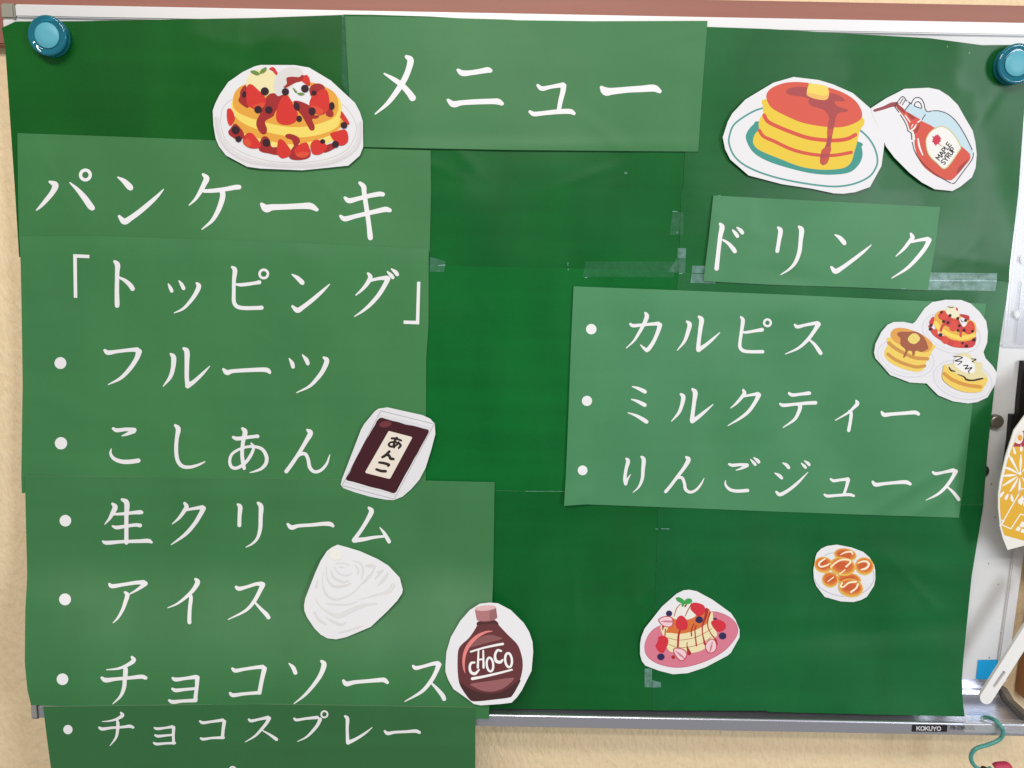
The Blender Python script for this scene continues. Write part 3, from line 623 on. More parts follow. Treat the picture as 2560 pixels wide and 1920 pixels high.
('T6',2,2,'1505,632,20 1525,655,38 1490,720,32 1430,800,28 1370,880,28 1328,930,28;1390,845,14 1430,812,22 1470,812,26 1490,860,26 1500,910,28 1540,935,24 1590,915,22 1630,870,18 1660,815,6'),
('T6',2,2,'1875,692,18 1905,702,28 1970,697,26 2030,702,34;2025,708,30 1985,728,20 1935,745,8;1845,835,8 1845,870,18 1880,910,26 1940,925,28 2035,920,30;2062,653,10 2088,680,24 2102,696,24;2090,637,12 2120,660,28 2132,674,28'),
('T6',3,2,'128,682,10 160,700,28 178,722,28;60,770,10 95,790,28 118,812,26;72,932,20 105,955,32 180,915,28 260,850,24 345,762,6;288,685,10 312,708,24 325,722,22;315,664,10 345,685,26 356,698,24'),
('T6',3,2,'542,822,18 568,836,26 630,828,24 690,822,32;692,830,34 680,880,26 658,950,24;488,956,18 515,968,26 600,962,24 700,956,26 740,966,22'),
('T6',3,2,'905,846,22 930,870,34 1000,862,28 1100,852,28 1190,848,34 1228,864,26'),
('T6',3,2,'1425,762,20 1450,775,28 1520,762,24 1600,745,34;1622,755,38 1590,815,30 1540,885,28 1470,950,22 1365,1004,6;1545,885,12 1600,935,26 1640,985,30 1648,998,28'),
]
for g in G: glyph(*g)

# ------------------------------------------------------------------ paper cutouts glued on the menu
CUTP = printed((232, 230, 233), 0.6, 0.3, 0.012, 0.04, 4.0, 'white_cutout_paper', 0.3, 12.0, (20.0, 0.04))
CUT_EDGE = plain((236, 236, 236), 0.7)
def cutout(crop, label, outline, art, dfun, lay, bumps=()):
    ox, oy, sc = CROPS[crop]
    W_ = lambda p: np.array([(ox+a/sc, oy+b/sc) for a, b in p])
    nums = lambda s: [tuple(float(v) for v in q.split(',')) for q in s.split()]
    o = W_(nums(outline)); df0 = layer(dfun, lay)
    Q, _ = flat([o], df0, 0.0, grid=18)          # stiff paper: a plane resting on the highest spots beneath it
    A_ = np.stack([np.ones(len(Q)), Q[:,0], Q[:,2]], 1); k_ = np.linalg.lstsq(A_, -Q[:,1], rcond=None)[0]
    k_[0] += 0.00035+0.85*max(0.0, float((-Q[:,1]-A_@k_).max()))
    df = lambda x, z: k_[0]+k_[1]*x+k_[2]*z
    P, F = flat([o], df, 0.0, grid=18)
    V, F, mi = with_edge(P, F, 0.00025, list(range(len(o))))
    bp = np.array([V[:,0].mean(), V[:,1].mean(), V[:,2].min()])
    th = Thing('paper_cutout', label, 'paper cutout', 'food picture cutouts on the menu', bp)
    th.part('paper', V, F, CUTP, mats=[CUTP, CUT_EDGE], midx=mi)
    cnt = 0
    for name, rgb, kind, data in art:
        mat = plain(rgb, 0.55, 0.3)
        groups = data.split('|')
        for dd in groups:
            cnt += 1; off = 0.00005+0.000016*cnt
            if kind == 'S': L = [W_(catmull(nums(dd), True, 5))]
            elif kind == 'P': L = [W_(nums(dd))]
            elif kind == 'E':
                v = [float(t) for t in dd.split(',')]; L = [W_(ellipse(v[0], v[1], v[2], v[3] if len(v) > 3 else v[2], v[4] if len(v) > 4 else 0, 28))]
            else:
                L = strokes_outline([[(ox+q[0]/sc, oy+q[1]/sc, q[2]/sc) for q in st] for st in parse(dd)], 0.7)
            if not L: continue
            P, F = flat(L, df, off, grid=22 if kind in 'SP' and np.ptp(L[0], axis=0).max() > 60 else None)
            th.part(name, P, F, mat)
    return th
def wline(pts, w):   # constant width stroke
    return ';'.join(' '.join('%s,%g' % (q, w) for q in st.split()) for st in pts.split(';'))

YEL, ORA, DRED, RED, BERRY, LEAF = (243,217,105), (232,165,62), (164,40,40), (214,50,43), (50,20,34), (104,142,56)
cutout('A', 'large oval cutout of pancakes with strawberries, berries and mint, left of the heading',
 '65,700 100,600 160,480 280,305 480,165 650,85 730,68 1200,70 1400,105 1700,285 2030,590 2100,720 2140,850 2145,1200 2100,1320 1940,1460 1300,1525 720,1500 540,1475 250,1320 150,1190 105,1080 75,900',
 [('plate_rim',(216,211,213),'K',wline('105,800 130,1000 230,1200 450,1370 800,1455 1300,1480 1700,1430 2000,1280 2110,1080 2110,860',34)),
  ('plate_rim',(222,218,218),'K',wline('140,800 165,1000 260,1175 470,1330 800,1420 1300,1445 1700,1395 1970,1250 2075,1060 2075,880',26)),
  ('plate_line',(205,199,190),'K',wline('330,540 220,640 182,760 180,900 250,1110 450,1265 800,1385 1200,1418 1600,1378 1900,1255 2035,1040 2042,880 1960,720 1850,600',7)),
  ('pancake_layer',(246,222,125),'S','360,790 380,930 520,1060 800,1170 1150,1240 1500,1190 1750,1100 1835,900 1800,760'),
  ('pancake_layer',ORA,'S','358,780 400,950 600,1050 900,1130 1200,1165 1550,1090 1780,980 1830,820 1100,760'),
  ('pancake_layer',YEL,'S','328,600 348,720 450,850 700,965 1050,1045 1300,1068 1550,1030 1780,930 1838,780 1835,580 1700,500 900,450 420,500'),
  ('pancake_layer',ORA,'S','345,600 352,500 400,410 520,335 900,270 1400,302 1650,385 1770,480 1802,600 1790,720 1700,820 1400,912 1100,922 750,850 480,760 370,680'),
  ('ice_cream',(238,227,175),'S','530,310 560,220 650,150 760,128 880,160 945,220 922,330 910,480 700,480 560,430'),
  ('whipped_cream',(221,216,214),'S','925,260 1000,150 1130,97 1260,108 1310,180 1290,300 1150,420 1000,500 915,440'),
  ('whipped_cream',(235,232,235),'S','1110,440 1200,330 1270,285 1400,340 1425,520 1390,625 1250,570 1160,570'),
  ('syrup_patch',DRED,'S','450,420 520,350 560,500 560,660 470,620 420,560 440,500|800,530 850,470 920,460 970,500 1040,480 1120,520 1000,620 930,720 900,780 790,850 815,950 800,1020 740,1020 680,940 670,850 720,740 760,640|1180,580 1250,565 1400,630 1450,750 1540,770 1500,810 1440,820 1475,920 1460,970 1410,965 1350,860 1290,760 1240,700|1060,360 1090,320 1085,250 1150,230 1260,235 1300,205 1340,230 1300,290 1200,320 1080,385 1040,370|1400,400 1450,340 1540,325 1610,370 1600,450 1450,490 1420,500|1630,740 1680,660 1730,720 1730,770 1690,790 1640,770|300,960 380,880 490,1000 490,1080 400,1100 300,1040 280,990|700,1220 740,1080 800,1055 850,1100 880,1200 970,1210 960,1310 830,1290 740,1270|1070,1040 1130,1020 1240,1060 1270,1130 1200,1200 1160,1110 1090,1080|1120,1340 1200,1180 1380,1200 1420,1290 1380,1360 1220,1385|1600,1200 1720,1150 1800,1180 1700,1250 1600,1280'),
  ('strawberry',RED,'S','530,540 530,400 560,340 610,340 680,400 780,500 800,580 770,650 680,690 600,660 545,620|940,780 960,650 1020,520 1090,490 1140,540 1190,640 1240,740 1220,840 1130,892 1020,890 960,850|1400,600 1440,500 1530,430 1610,400 1660,460 1680,620 1640,720 1560,760 1490,740 1420,660|1300,290 1330,215 1380,215 1410,290 1400,360 1330,320|845,125 880,98 920,110 960,180 940,205 890,150|262,700 290,668 330,690 370,800 340,880 300,910 265,830|480,1120 520,1030 580,1005 640,1040 730,1170 690,1220 590,1220 510,1180|950,1280 970,1120 1010,1095 1060,1130 1150,1260 1120,1330 1030,1360 980,1330|1190,1250 1260,1170 1360,1140 1400,1210 1410,1300 1340,1350 1240,1340|1415,1200 1440,1130 1510,1100 1590,1140 1650,1200 1560,1300 1450,1300|1690,1020 1760,990 1880,960 1930,1010 1935,1120 1870,1180 1790,1170 1720,1090|1835,760 1850,710 1950,860 1930,890 1830,800'),
  ('strawberry_blush',(222,78,52),'S','620,640 700,600 780,590 770,650 680,690|1420,640 1500,640 1600,700 1560,758 1490,738|500,1110 560,1090 600,1160 560,1205 510,1175|1220,1290 1320,1270 1400,1290 1340,1348 1240,1338'),
  ('blueberry',BERRY,'E','785,432,56|500,475,28,45,8|692,685,52|840,688,50|1070,438,50|1340,395,54|1465,455,36,34|1225,640,40,58,-15|1440,708,48,54|1260,812,39,43|1712,635,38,54|380,968,54|420,1092,43|808,1142,54|1585,1125,35,32|1762,1165,48|1880,902,46'),
  ('mint_leaf',LEAF,'S','585,155 650,145 710,180 700,200 650,200|715,180 740,130 805,98 800,140 760,175|1170,380 1210,410 1235,450 1200,440|1235,460 1290,450 1335,470 1280,488')],
 d_back, 6.4)
cutout('B', 'round cutout of a three layer pancake stack on a teal plate, beside the syrup bottle',
 '85,820 150,620 205,520 370,345 720,135 975,62 1290,100 1470,155 1720,265 1945,460 2040,620 2105,860 2115,920 2080,1180 1935,1445 1750,1510 1600,1530 1480,1525 1200,1465 830,1410 410,1300 180,1100 115,970',
 [('plate_line',(84,152,146),'K',wline('580,455 480,490 340,570 220,670 170,800 165,900 220,1040 330,1150 500,1240 700,1310 900,1360 1150,1405 1400,1435 1570,1435 1750,1400 1920,1320 2000,1220 2030,1120 2010,1000 1960,890 1880,790 1790,715',22)),
  ('plate',(66,150,138),'S','375,830 400,740 470,660 560,620 1100,700 1780,870 1830,950 1840,1060 1790,1170 1680,1260 1480,1290 1250,1280 1000,1230 700,1140 520,1050 430,960'),
  ('pancake_layer',(232,199,64),'S','590,440 630,340 1200,400 1830,560 1800,760 1770,900 1740,1000 1700,1130 1620,1200 1480,1225 1280,1225 1050,1185 800,1090 560,990 480,920 465,860 490,780 540,720 535,650 560,570 595,530'),
  ('pancake_edge',(214,86,68),'K',wline('605,545 650,620 760,680 930,750 1130,820 1300,850 1500,860 1650,840 1752,790',48)+'|'+wline('545,735 600,810 730,870 920,960 1100,1015 1300,1045 1500,1045 1700,1010',42)),
  ('pancake_top',(215,90,74),'S','635,330 650,250 720,190 850,140 1000,125 1180,140 1400,190 1600,260 1750,360 1830,490 1820,590 1700,660 1550,695 1350,685 1100,640 900,560 700,450'),
  ('syrup_patch',(172,76,76),'S','880,250 930,200 1050,185 1180,200 1420,260 1540,290 1620,350 1600,370 1490,370 1530,430 1650,470 1640,500 1550,510 1510,560 1490,650 1470,760 1450,860 1440,950 1425,1060 1400,1140 1350,1170 1310,1140 1315,1040 1360,960 1395,860 1400,700 1420,580 1370,490 1280,450 1190,420 1160,370 1170,340 1080,310 930,290'),
  ('syrup_patch',(198,84,72),'S','1405,720 1468,720 1452,800 1400,800|1350,960 1440,940 1430,1020 1325,1020|1318,1080 1418,1080 1395,1140 1350,1165 1315,1135'),
  ('butter',(235,186,100),'S','1140,280 1165,170 1250,160 1410,220 1412,320 1370,352 1280,345 1190,318'),
  ('butter',(239,211,98),'S','1148,250 1165,160 1180,142 1380,175 1412,228 1398,280 1350,300 1220,270')],
 d_back, 5.4)
cutout('C', 'oval cutout of a tilted maple syrup bottle with a red leaf label',
 '100,360 330,210 490,130 600,72 960,55 1110,85 1260,180 1390,310 1520,540 1610,690 1650,860 1670,1040 1655,1240 1600,1380 1430,1520 1310,1585 1050,1560 860,1460 680,1320 450,1090 330,930 290,850 200,620 130,470',
 [('syrup_drip',(150,72,78),'K','158,393,40 300,350,50 400,310,65 480,300,70'),
  ('bottle_glass',(196,218,228),'S','620,400 680,290 780,330 900,380 940,415 1100,395 1220,430 1350,540 1450,690 1550,860 1605,980 1600,1060 1440,920 1050,650 820,520'),
  ('syrup',(212,86,70),'S','490,295 560,340 620,400 820,515 870,555 1050,650 1440,920 1580,1075 1480,1230 1330,1400 1250,1425 1080,1370 900,1240 800,1090 750,900 752,750 720,690 680,680 640,560 560,440 480,340'),
  ('syrup_shade',(164,62,58),'S','490,295 600,380 600,430 500,370|640,420 760,500 700,520|760,680 830,570 800,690 740,740|1380,1330 1400,1240 1500,1150 1540,1120 1480,1230'),
  ('highlight',(240,236,230),'K','612,465,18 680,562,16|800,812,20 822,930,28 870,1052,18|700,640,12 725,602,14|685,700,26 745,650,22 775,600,14|725,725,30 742,820,30|800,565,20 850,530,16'),
  ('bottle_outline',(52,42,58),'K',wline('540,455 600,550 640,640 650,690 700,730 708,820;715,860 750,990 820,1110 930,1230 1080,1350 1290,1470;1310,1470 1350,1460 1470,1300 1600,1120 1625,1020;1605,975 1500,760 1380,570 1250,450 1120,400 1030,395;1015,397 940,408 905,360 890,290 850,220 790,198 740,220 700,290;745,325 760,280 800,260 840,290 855,355 800,345 745,325;910,450 860,530;480,290 570,185 640,255;460,340 520,420;535,290 580,215;570,310 610,240;610,385 690,280;480,300 460,340;660,265 705,295',11)),
  ('bottle_label',(206,196,146),'S','912,870 938,760 1015,675 1130,622 1225,643 1338,745 1438,920 1408,1005 1212,1258 1075,1175 952,1045'),
  ('bottle_label',(238,235,230),'S','926,870 952,765 1024,688 1130,638 1217,658 1322,755 1420,920 1394,995 1208,1238 1085,1163 966,1036'),
  ('maple_leaf',(203,52,78),'P','1010,765 1040,780 1055,770 1062,745 1082,760 1098,738 1112,775 1122,770 1130,795 1148,800 1132,830 1142,850 1112,868 1118,895 1085,888 1062,925 1050,892 1038,898 1035,872 1000,852 1024,838 1008,815 1028,812'),
  ('leaf_stem',(203,52,78),'K',wline('1105,880 1150,925',9)),
  ('lettering',(48,40,52),'K',';'.join(' '.join('%g,%g,%g' % p for p in st) for st in pen_text('MAPLE', 1118, 1132, .612, -.79, 72, 15, .2, 1.02)+pen_text('SYRUP', 1190, 1200, .60, -.80, 72, 15, .22, 1.0)))],
 d_back, 6.8, [cr(3,0,1000,1400,60,.03,.01,.0008)])
cutout('D', 'cloud shaped cutout of three pancake plates overhanging the drinks sheet',
 '90,870 110,740 200,560 290,455 380,415 520,412 660,440 700,410 840,210 950,120 1150,85 1380,88 1520,140 1650,260 1750,400 1775,560 1765,720 1710,860 1740,950 1850,1070 1910,1170 1880,1340 1770,1530 1620,1600 1480,1620 1260,1590 1040,1500 930,1390 870,1325 620,1310 330,1200 110,950',
 [('plate_rim',(216,215,221),'K',';'.join(' '.join('%g,%g,%g' % (a, b, w) for a, b in np.vstack([e, e[:1]])) for e, w in
     [(ellipse(560,950,425,270,14,32),16),(ellipse(1235,580,440,285,18,32),16),(ellipse(1405,1270,440,280,14,32),16)])),
  ('plate_rim',(225,224,229),'K',';'.join(' '.join('%g,%g,%g' % (a, b, w) for a, b in np.vstack([e, e[:1]])) for e, w in
     [(ellipse(560,945,370,225,14,32),10),(ellipse(1235,575,385,240,18,32),10),(ellipse(1405,1265,385,235,14,32),10)])),
  ('pancake_layer',(240,206,98),'S','330,640 290,760 245,850 260,950 400,1060 650,1145 800,1135 850,1040 890,960 950,850 955,740'),
  ('pancake_edge',(206,148,72),'K',wline('310,725 400,800 560,890 700,945 880,960',52)+'|'+wline('295,890 400,970 560,1040 720,1080 840,1065',48)),
  ('pancake_top',(226,162,76),'S','335,620 360,540 450,500 600,520 800,600 930,700 955,760 900,850 780,860 560,780 400,710'),
  ('syrup_patch',(164,93,66),'S','430,600 470,560 600,560 720,560 830,640 890,780 880,820 790,860 740,840 700,850 690,900 660,910 650,850 610,840 590,850 560,910 540,940 520,930 555,830 480,750 480,660'),
  ('butter',(235,212,118),'S','590,660 650,590 720,590 770,650 750,700 690,740 620,720'),
  ('strawberry_mass',(206,66,66),'S','890,470 950,500 1050,600 1250,650 1400,700 1560,650 1605,640 1570,770 1450,800 1250,780 1080,690 960,600|905,420 960,335 990,380 950,470'),
  ('pancake_layer',(232,175,72),'S','980,400 1000,300 1100,240 1300,300 1550,400 1605,500 1580,640 1450,700 1250,680 1080,580 1000,500'),
  ('pancake_layer',(244,214,98),'K',wline('1000,430 1080,530 1250,620 1400,650 1560,610',62)),
  ('strawberry_mass',(206,68,64),'S','1040,310 1100,245 1160,270 1250,360 1350,390 1440,470 1500,400 1560,430 1580,540 1500,600 1400,560 1385,640 1355,620 1340,540 1220,500 1130,470 1090,560 1060,530 1090,460 1120,400 1060,370'),
  ('strawberry',(220,78,64),'S','1070,340 1120,250 1180,320 1170,370 1110,380|1210,490 1250,400 1310,410 1330,480 1290,550 1220,540|1440,500 1510,420 1555,470 1540,560 1480,580|950,560 1010,515 1035,590 980,620|1090,680 1150,620 1200,700 1140,740|1250,770 1300,690 1370,720 1360,790'),
  ('ice_cream',(238,231,200),'S','1150,260 1180,200 1250,178 1330,220 1350,300 1320,350 1220,340'),
  ('whipped_cream',(238,236,238),'S','1350,370 1440,350 1460,440 1410,485'),
  ('syrup_patch',(190,58,62),'S','1360,300 1440,305 1500,330 1490,390 1400,345'),
  ('strawberry',(205,62,60),'E','1317,224,14,28,-25'),
  ('blueberry',(52,24,36),'E','1215,318,23|1330,362,23|1445,392,22|1120,405,22|1185,425,22|935,465,22|925,520,22|1075,605,26|1355,470,20|1335,540,20|1425,535,22|1550,550,20|1570,680,25|1460,770,24|1405,725,16|1090,270,18'),
  ('mint_leaf',(120,130,80),'K','1190,185,8 1230,200,18 1280,190,8|1375,375,8 1395,410,12 1425,410,8'),
  ('pancake_layer',(241,206,98),'S','1112,1130 1160,1045 1450,1120 1755,1220 1720,1380 1650,1450 1450,1455 1250,1385 1110,1265'),
  ('pancake_edge',(216,152,68),'K',wline('1130,1180 1250,1270 1450,1345 1665,1375',54)),
  ('whipped_cream',(230,219,168),'S','1160,1050 1260,1030 1290,960 1350,890 1480,880 1600,1000 1690,1020 1695,1130 1765,1220 1600,1262 1450,1245 1330,1185 1200,1115'),
  ('whipped_cream',(240,238,238),'S','1285,960 1420,920 1560,1010 1575,1150 1450,1165 1300,1070'),
  ('chocolate_line',(56,32,42),'K','1270,920,10 1400,940,16 1290,990,16 1390,1000,16 1330,1050,12;1410,1060,14 1480,1060,16 1440,1110,16 1540,1090,16 1490,1140,16 1500,1175,12;1530,960,12 1600,970,14 1540,1000,12 1570,1010,10|1200,1085,18 1230,1130,26 1290,1145,14;1330,1190,10 1420,1225,20 1460,1268,28 1550,1280,24 1640,1262,28 1700,1250,22')],
 d_back, 6.4, [cr(3,1,950,1350,90,.03,.012,.0012)])
cutout('E', 'cutout of pancakes with strawberries on a pink plate near the bottom of the menu',
 '70,1050 90,920 150,770 450,390 700,170 820,110 920,100 1050,125 1320,270 1640,500 1720,620 1790,790 1790,920 1640,1190 1580,1240 1200,1440 900,1540 640,1560 400,1500 160,1410 100,1330 70,1220',
 [('plate',(190,98,118),'S','145,1080 175,960 255,825 420,715 900,560 1290,475 1485,505 1655,595 1747,715 1761,850 1666,1015 1505,1176 1253,1318 952,1418 680,1447 418,1396 245,1306 164,1203'),
  ('plate',(215,121,142),'S','152,1080 182,960 262,830 422,722 900,566 1290,482 1480,512 1648,602 1738,722 1752,850 1657,1008 1497,1167 1248,1306 948,1406 680,1435 422,1386 253,1296 173,1198'),
  ('pancake_layer',(236,224,178),'S','430,710 600,500 900,460 1290,480 1330,560 1390,830 1385,910 1200,1110 980,1190 700,1185 560,1140 470,900'),
  ('pancake_edge',(178,116,76),'K',wline('545,930 750,970 1000,930 1200,840 1310,770;565,1045 750,1100 960,1080 1150,1020 1300,920',11)),
  ('pancake_top',(216,112,52),'S','520,830 600,680 640,560 950,470 1260,430 1250,600 1215,690 1000,810 780,860 600,845'),
  ('whipped_cream',(236,232,222),'S','622,560 650,430 760,345 960,340 1000,480 1032,550 900,612 700,612'),
  ('blueberry',(42,32,82),'E','572,510,55,52|1365,603,36,20'),
  ('syrup_line',(172,38,44),'K','770,345,12 700,430,15 660,560,13|960,335,12 900,450,16 850,555,13|1222,440,56 1205,560,44 1150,720,24 1150,850,20 1170,950,24 1190,1035,40|1285,490,24 1250,600,20 1240,720,18 1290,850,16 1375,960,28 1400,1040,24|760,800,28 735,900,34 725,1080,32|1000,690,18 960,800,20 960,895,24|1040,720,18 1020,800,18 1030,930,20 1045,1068,24|885,1010,12 885,1080,18 920,1195,70|470,730,38 460,795,12|510,780,18 500,900,18|645,1265,66|850,385,30 870,360,20'),
  ('strawberry',(210,42,58),'S','975,330 1080,330 1180,380 1190,470 1150,530 1080,560 990,490 940,420|690,680 720,580 790,545 860,600 895,700 870,780 790,800 710,760|345,1060 390,960 380,930 450,890 540,930 560,1010 520,1110 470,1190 400,1170 350,1100|1300,660 1360,620 1450,620 1540,680 1550,760 1480,820 1400,820 1330,740'),
  ('strawberry_seed',(228,96,84),'K',';'.join('%d,%d,10' % q for q in [(990,390),(1050,430),(1120,400),(1090,490),(1150,460),(760,620),(820,640),(750,700),(800,730),(850,690),(420,1000),(480,970),(460,1050),(520,1030),(400,1080),(440,1130),(1380,680),(1440,660),(1490,700),(1430,740),(1390,770),(1500,770)])),
  ('cut_strawberry',(196,60,82),'S','386,620 478,560 592,560 640,620 634,714 560,750 448,714|646,1130 700,1100 822,1126 885,1200 855,1293 780,1335 706,1274 655,1192|1195,1080 1237,986 1320,945 1385,998 1395,1112 1342,1185 1248,1190'),
  ('cut_strawberry',(240,203,209),'S','405,622 484,574 588,574 626,624 621,706 558,736 454,702|660,1134 704,1116 814,1140 868,1204 842,1283 780,1318 716,1264 668,1188|1209,1080 1248,994 1320,960 1371,1006 1381,1106 1335,1171 1254,1176'),
  ('cut_strawberry_core',(208,124,140),'K','430,648,10 520,646,34 620,650,30|690,1160,10 760,1220,34 830,1280,24|1320,1000,10 1300,1090,32 1280,1165,26'),
  ('blueberry',(42,32,82),'E','1095,618,64,58|1498,898,64,60|432,1260,62,58'),
  ('mint_leaf',(58,160,72),'S','695,240 740,228 800,255 830,290 800,330 740,310 705,280|840,290 900,250 960,265 968,310 910,345 850,350 830,320|800,310 840,320 830,370 800,395 790,350')],
 d_back, 3.6)
pc = [(390,625,232,205,8),(940,375,285,165,8),(1420,660,235,225,10),(560,1000,205,195,10),(1030,1000,305,175,5),(870,665,325,235,10),(1075,1205,315,235,10)]
cream = ['430,470,34 300,560,46 280,640,46 350,672,42 480,632,42 572,572,24','825,365,24 940,310,40 1080,295,44 1122,350,38','1255,580,26 1360,540,42 1480,545,52 1530,620,56 1460,710,52 1340,745,38','495,1045,22 640,935,28','',
         '580,680,38 660,600,42 780,520,42 900,490,44 1040,510,44 1060,570,42 960,668,48;800,850,30 935,745,28','860,1080,38 820,1160,42 890,1182,38 1020,1080,42 1180,1050,46 1208,1058,38;1255,1110,48 1210,1210,46 1082,1308,50']
art = [('plate_line',(158,158,176),'K',wline('690,320 550,335 420,390',11)+'|'+wline('165,980 230,1110 350,1230 550,1340 750,1400 900,1420',11)+'|'+wline('1370,1330 1520,1220 1640,1050 1660,900 1640,780',11))]
for (cx, cy, rx, ry, ro), cm in zip(pc, cream):
    art += [('mini_pancake',(231,188,84),'E','%g,%g,%g,%g,%g' % (cx,cy,rx,ry,ro)), ('mini_pancake',(226,152,66),'E','%g,%g,%g,%g,%g' % (cx,cy-12,rx*.93,ry*.88,ro)),
            ('mini_pancake_top',(216,116,52),'E','%g,%g,%g,%g,%g' % (cx,cy-18,rx*.82,ry*.72,ro)), ('mini_pancake_top',(204,92,44),'S',
             ' '.join('%g,%g' % (cx+rx*.62*math.cos(t)*(1+.25*math.sin(3*t+cx)), cy-14+ry*.5*math.sin(t)*(1+.25*math.cos(2*t+cy))) for t in np.linspace(0,2*math.pi,12,endpoint=False)))]
    if cm: art.append(('cream_line',(250,236,202),'K',cm))
cutout('F', 'small round cutout of mini pancakes with cream, alone at the lower right',
 '135,750 190,430 225,330 330,220 480,150 730,118 1100,190 1390,300 1550,440 1660,620 1690,760 1695,980 1660,1150 1480,1430 1330,1510 1140,1560 830,1545 420,1430 210,1160 150,1000', art, d_back, 3.4)
ring = lambda cx, cy, rx, ry, w: ' '.join('%g,%g,%g' % (a, b, w) for a, b in np.vstack([ellipse(cx,cy,rx,ry,-6,22), ellipse(cx,cy,rx,ry,-6,22)[:1]]))
cutout('G', 'cutout of a brown chocolate sauce bottle lettered CHOCO',
 '80,1000 95,800 160,580 300,340 440,180 590,85 740,68 860,80 1050,180 1240,370 1320,500 1370,650 1380,800 1355,1080 1330,1130 1210,1370 1140,1470 1060,1550 900,1570 600,1590 500,1570 400,1490 200,1350 120,1210 80,1090',
 [('bottle',(100,43,47),'S','570,345 700,335 820,330 880,410 1000,540 1140,680 1200,820 1225,960 1215,1100 1170,1250 1080,1430 1020,1475 800,1505 600,1527 480,1527 420,1480 300,1300 265,1130 260,900 275,760 330,680 430,590 520,460 560,375'),
  ('bottle_base',(66,29,30),'S','290,1240 450,1350 700,1412 950,1370 1185,1210 1140,1330 1080,1430 1020,1475 800,1504 600,1526 480,1526 410,1470 330,1340'),
  ('bottle_neck_shade',(78,32,34),'S','570,348 700,352 820,335 860,390 700,385 550,400'),
  ('bottle_cap',(176,116,118),'P','515,172 830,142 850,290 800,328 700,345 620,346 545,330'),
  ('bottle_cap',(152,100,102),'P','735,185 830,145 850,290 800,328 735,342'),
  ('bottle_cap',(221,180,181),'E','674,148,157,40,-5'),
  ('bottle_panel',(136,83,84),'S','440,730 510,640 620,570 740,545 850,570 920,605 700,665'),
  ('bottle_panel',(150,91,94),'S','455,1272 760,1225 1080,1180 1040,1260 930,1340 780,1385 620,1370 510,1320'),
  ('highlight',(230,131,127),'K','770,492,12 680,505,30 550,570,50 440,680,56 375,800,50 350,930,40 355,1040,26 372,1110,8'),
  ('lettering_line',(244,242,240),'K','455,795,26 640,740,28 820,700,34 930,680,36|480,1195,44 640,1165,36 860,1115,32 1065,1062,26'),
  ('lettering',(244,242,240),'K','510,955,30 460,965,34 440,1030,36 460,1100,40 520,1120,42 578,1062,24|570,780,24 560,1030,34;640,780,24 645,1030,34;565,915,26 645,905,26|'+ring(740,985,48,102,32)+'|905,785,30 850,775,34 815,850,36 830,930,44 890,950,44 928,916,26|'+ring(1015,920,50,104,34))],
 d_left, 7.0)
cutout('H', 'cutout of a dark red bean paste packet labelled あんこ',
 '75,1320 95,1230 200,960 400,440 450,350 620,145 680,105 820,85 1020,130 1380,210 1500,265 1575,345 1585,510 1520,760 1430,1050 1330,1240 1200,1390 1060,1510 920,1565 800,1560 540,1510 300,1440 120,1375',
 [('packet_edge',(168,164,176),'K',wline('102,1325 715,140;715,140 1568,352;1568,352 928,1548;928,1548 102,1335',9)),
  ('packet_seal',(214,213,217),'K',wline('690,205 1530,415',12)+'|'+wline('140,1275 960,1485',12)+'|'+wline('680,235 1500,440',12)),
  ('bean_paste',(66,23,31),'S','720,250 800,272 900,300 1000,322 1120,360 1250,382 1380,420 1480,455 1440,560 1395,640 1350,720 1300,820 1250,900 1170,1050 1100,1170 1020,1320 940,1450 820,1425 700,1390 550,1355 400,1310 280,1275 160,1235 220,1120 270,1000 330,880 380,790 430,690 480,600 520,540 570,450 620,370 660,290'),
  ('highlight',(116,52,61),'E','788,355,96,50,-8'),
  ('packet_label',(239,228,214),'P','838,465 860,466 1205,556 1215,572 868,1215 848,1226 478,1134 468,1112'),
  ('lettering',(46,36,33),'K','890,580,37 960,585,37 1040,615,34;970,570,37 930,640,41 925,720,44;1000,640,29 960,690,34 880,712,37 840,680,34 885,640,32 980,650,34 1030,690,41 1000,735,34|850,790,44 790,850,44 740,880,41;780,850,37 840,850,44 870,900,49 915,910,44|690,965,37 760,975,44 840,1000,46 830,1022,32;645,1075,41 720,1100,46 790,1105,46')],
 d_left, 6.6)
cutout('I', 'rounded white cutout of swirled whipped cream',
 '65,1040 85,930 240,530 330,330 430,175 510,115 600,75 780,125 960,180 1240,305 1410,410 1590,600 1640,790 1630,850 1550,970 1390,1140 1130,1385 1000,1440 740,1550 580,1585 440,1570 330,1510 230,1410 110,1230 70,1130',
 [('cream_swirl',(219,216,215),'K','370,520,16 360,700,22 420,870,40 550,950,40 700,920,30 850,840,24 1000,680,22 1100,560,14|420,430,14 430,600,24 520,730,44 680,740,40 800,700,30|490,480,16 540,600,40 680,670,44 780,650,20|540,420,10 620,530,24 740,570,30 830,530,14|560,380,14 700,370,20 800,410,14|640,430,30 690,440,20|880,400,16 930,480,28 920,560,16|840,330,14 960,370,22 1010,480,24 980,620,14|1060,410,30 1130,410,60 1190,440,30 1100,600,24 1000,700,14|1240,520,40 1320,490,30 1200,620,24|1400,540,30 1330,640,50 1240,730,14|420,1010,12 560,1030,24 760,1030,24 920,980,12|230,1150,24 300,1270,40 420,1350,24|420,1240,16 540,1310,40 660,1350,40 740,1310,12|620,1480,10 800,1440,24 1000,1370,12|280,650,24 260,760,24'),
  ('cream_swirl',(223,220,219),'K','1490,720,60 1420,820,60 1280,860,30 950,950,12|250,930,14 310,1040,22 440,1150,40 620,1210,80 800,1130,60 1000,1050,50 1220,1010,20'),
  ('cream_swirl',(236,233,224),'S','470,200 560,140 660,190 650,300 560,320 480,280')],
 d_left, 6.6)

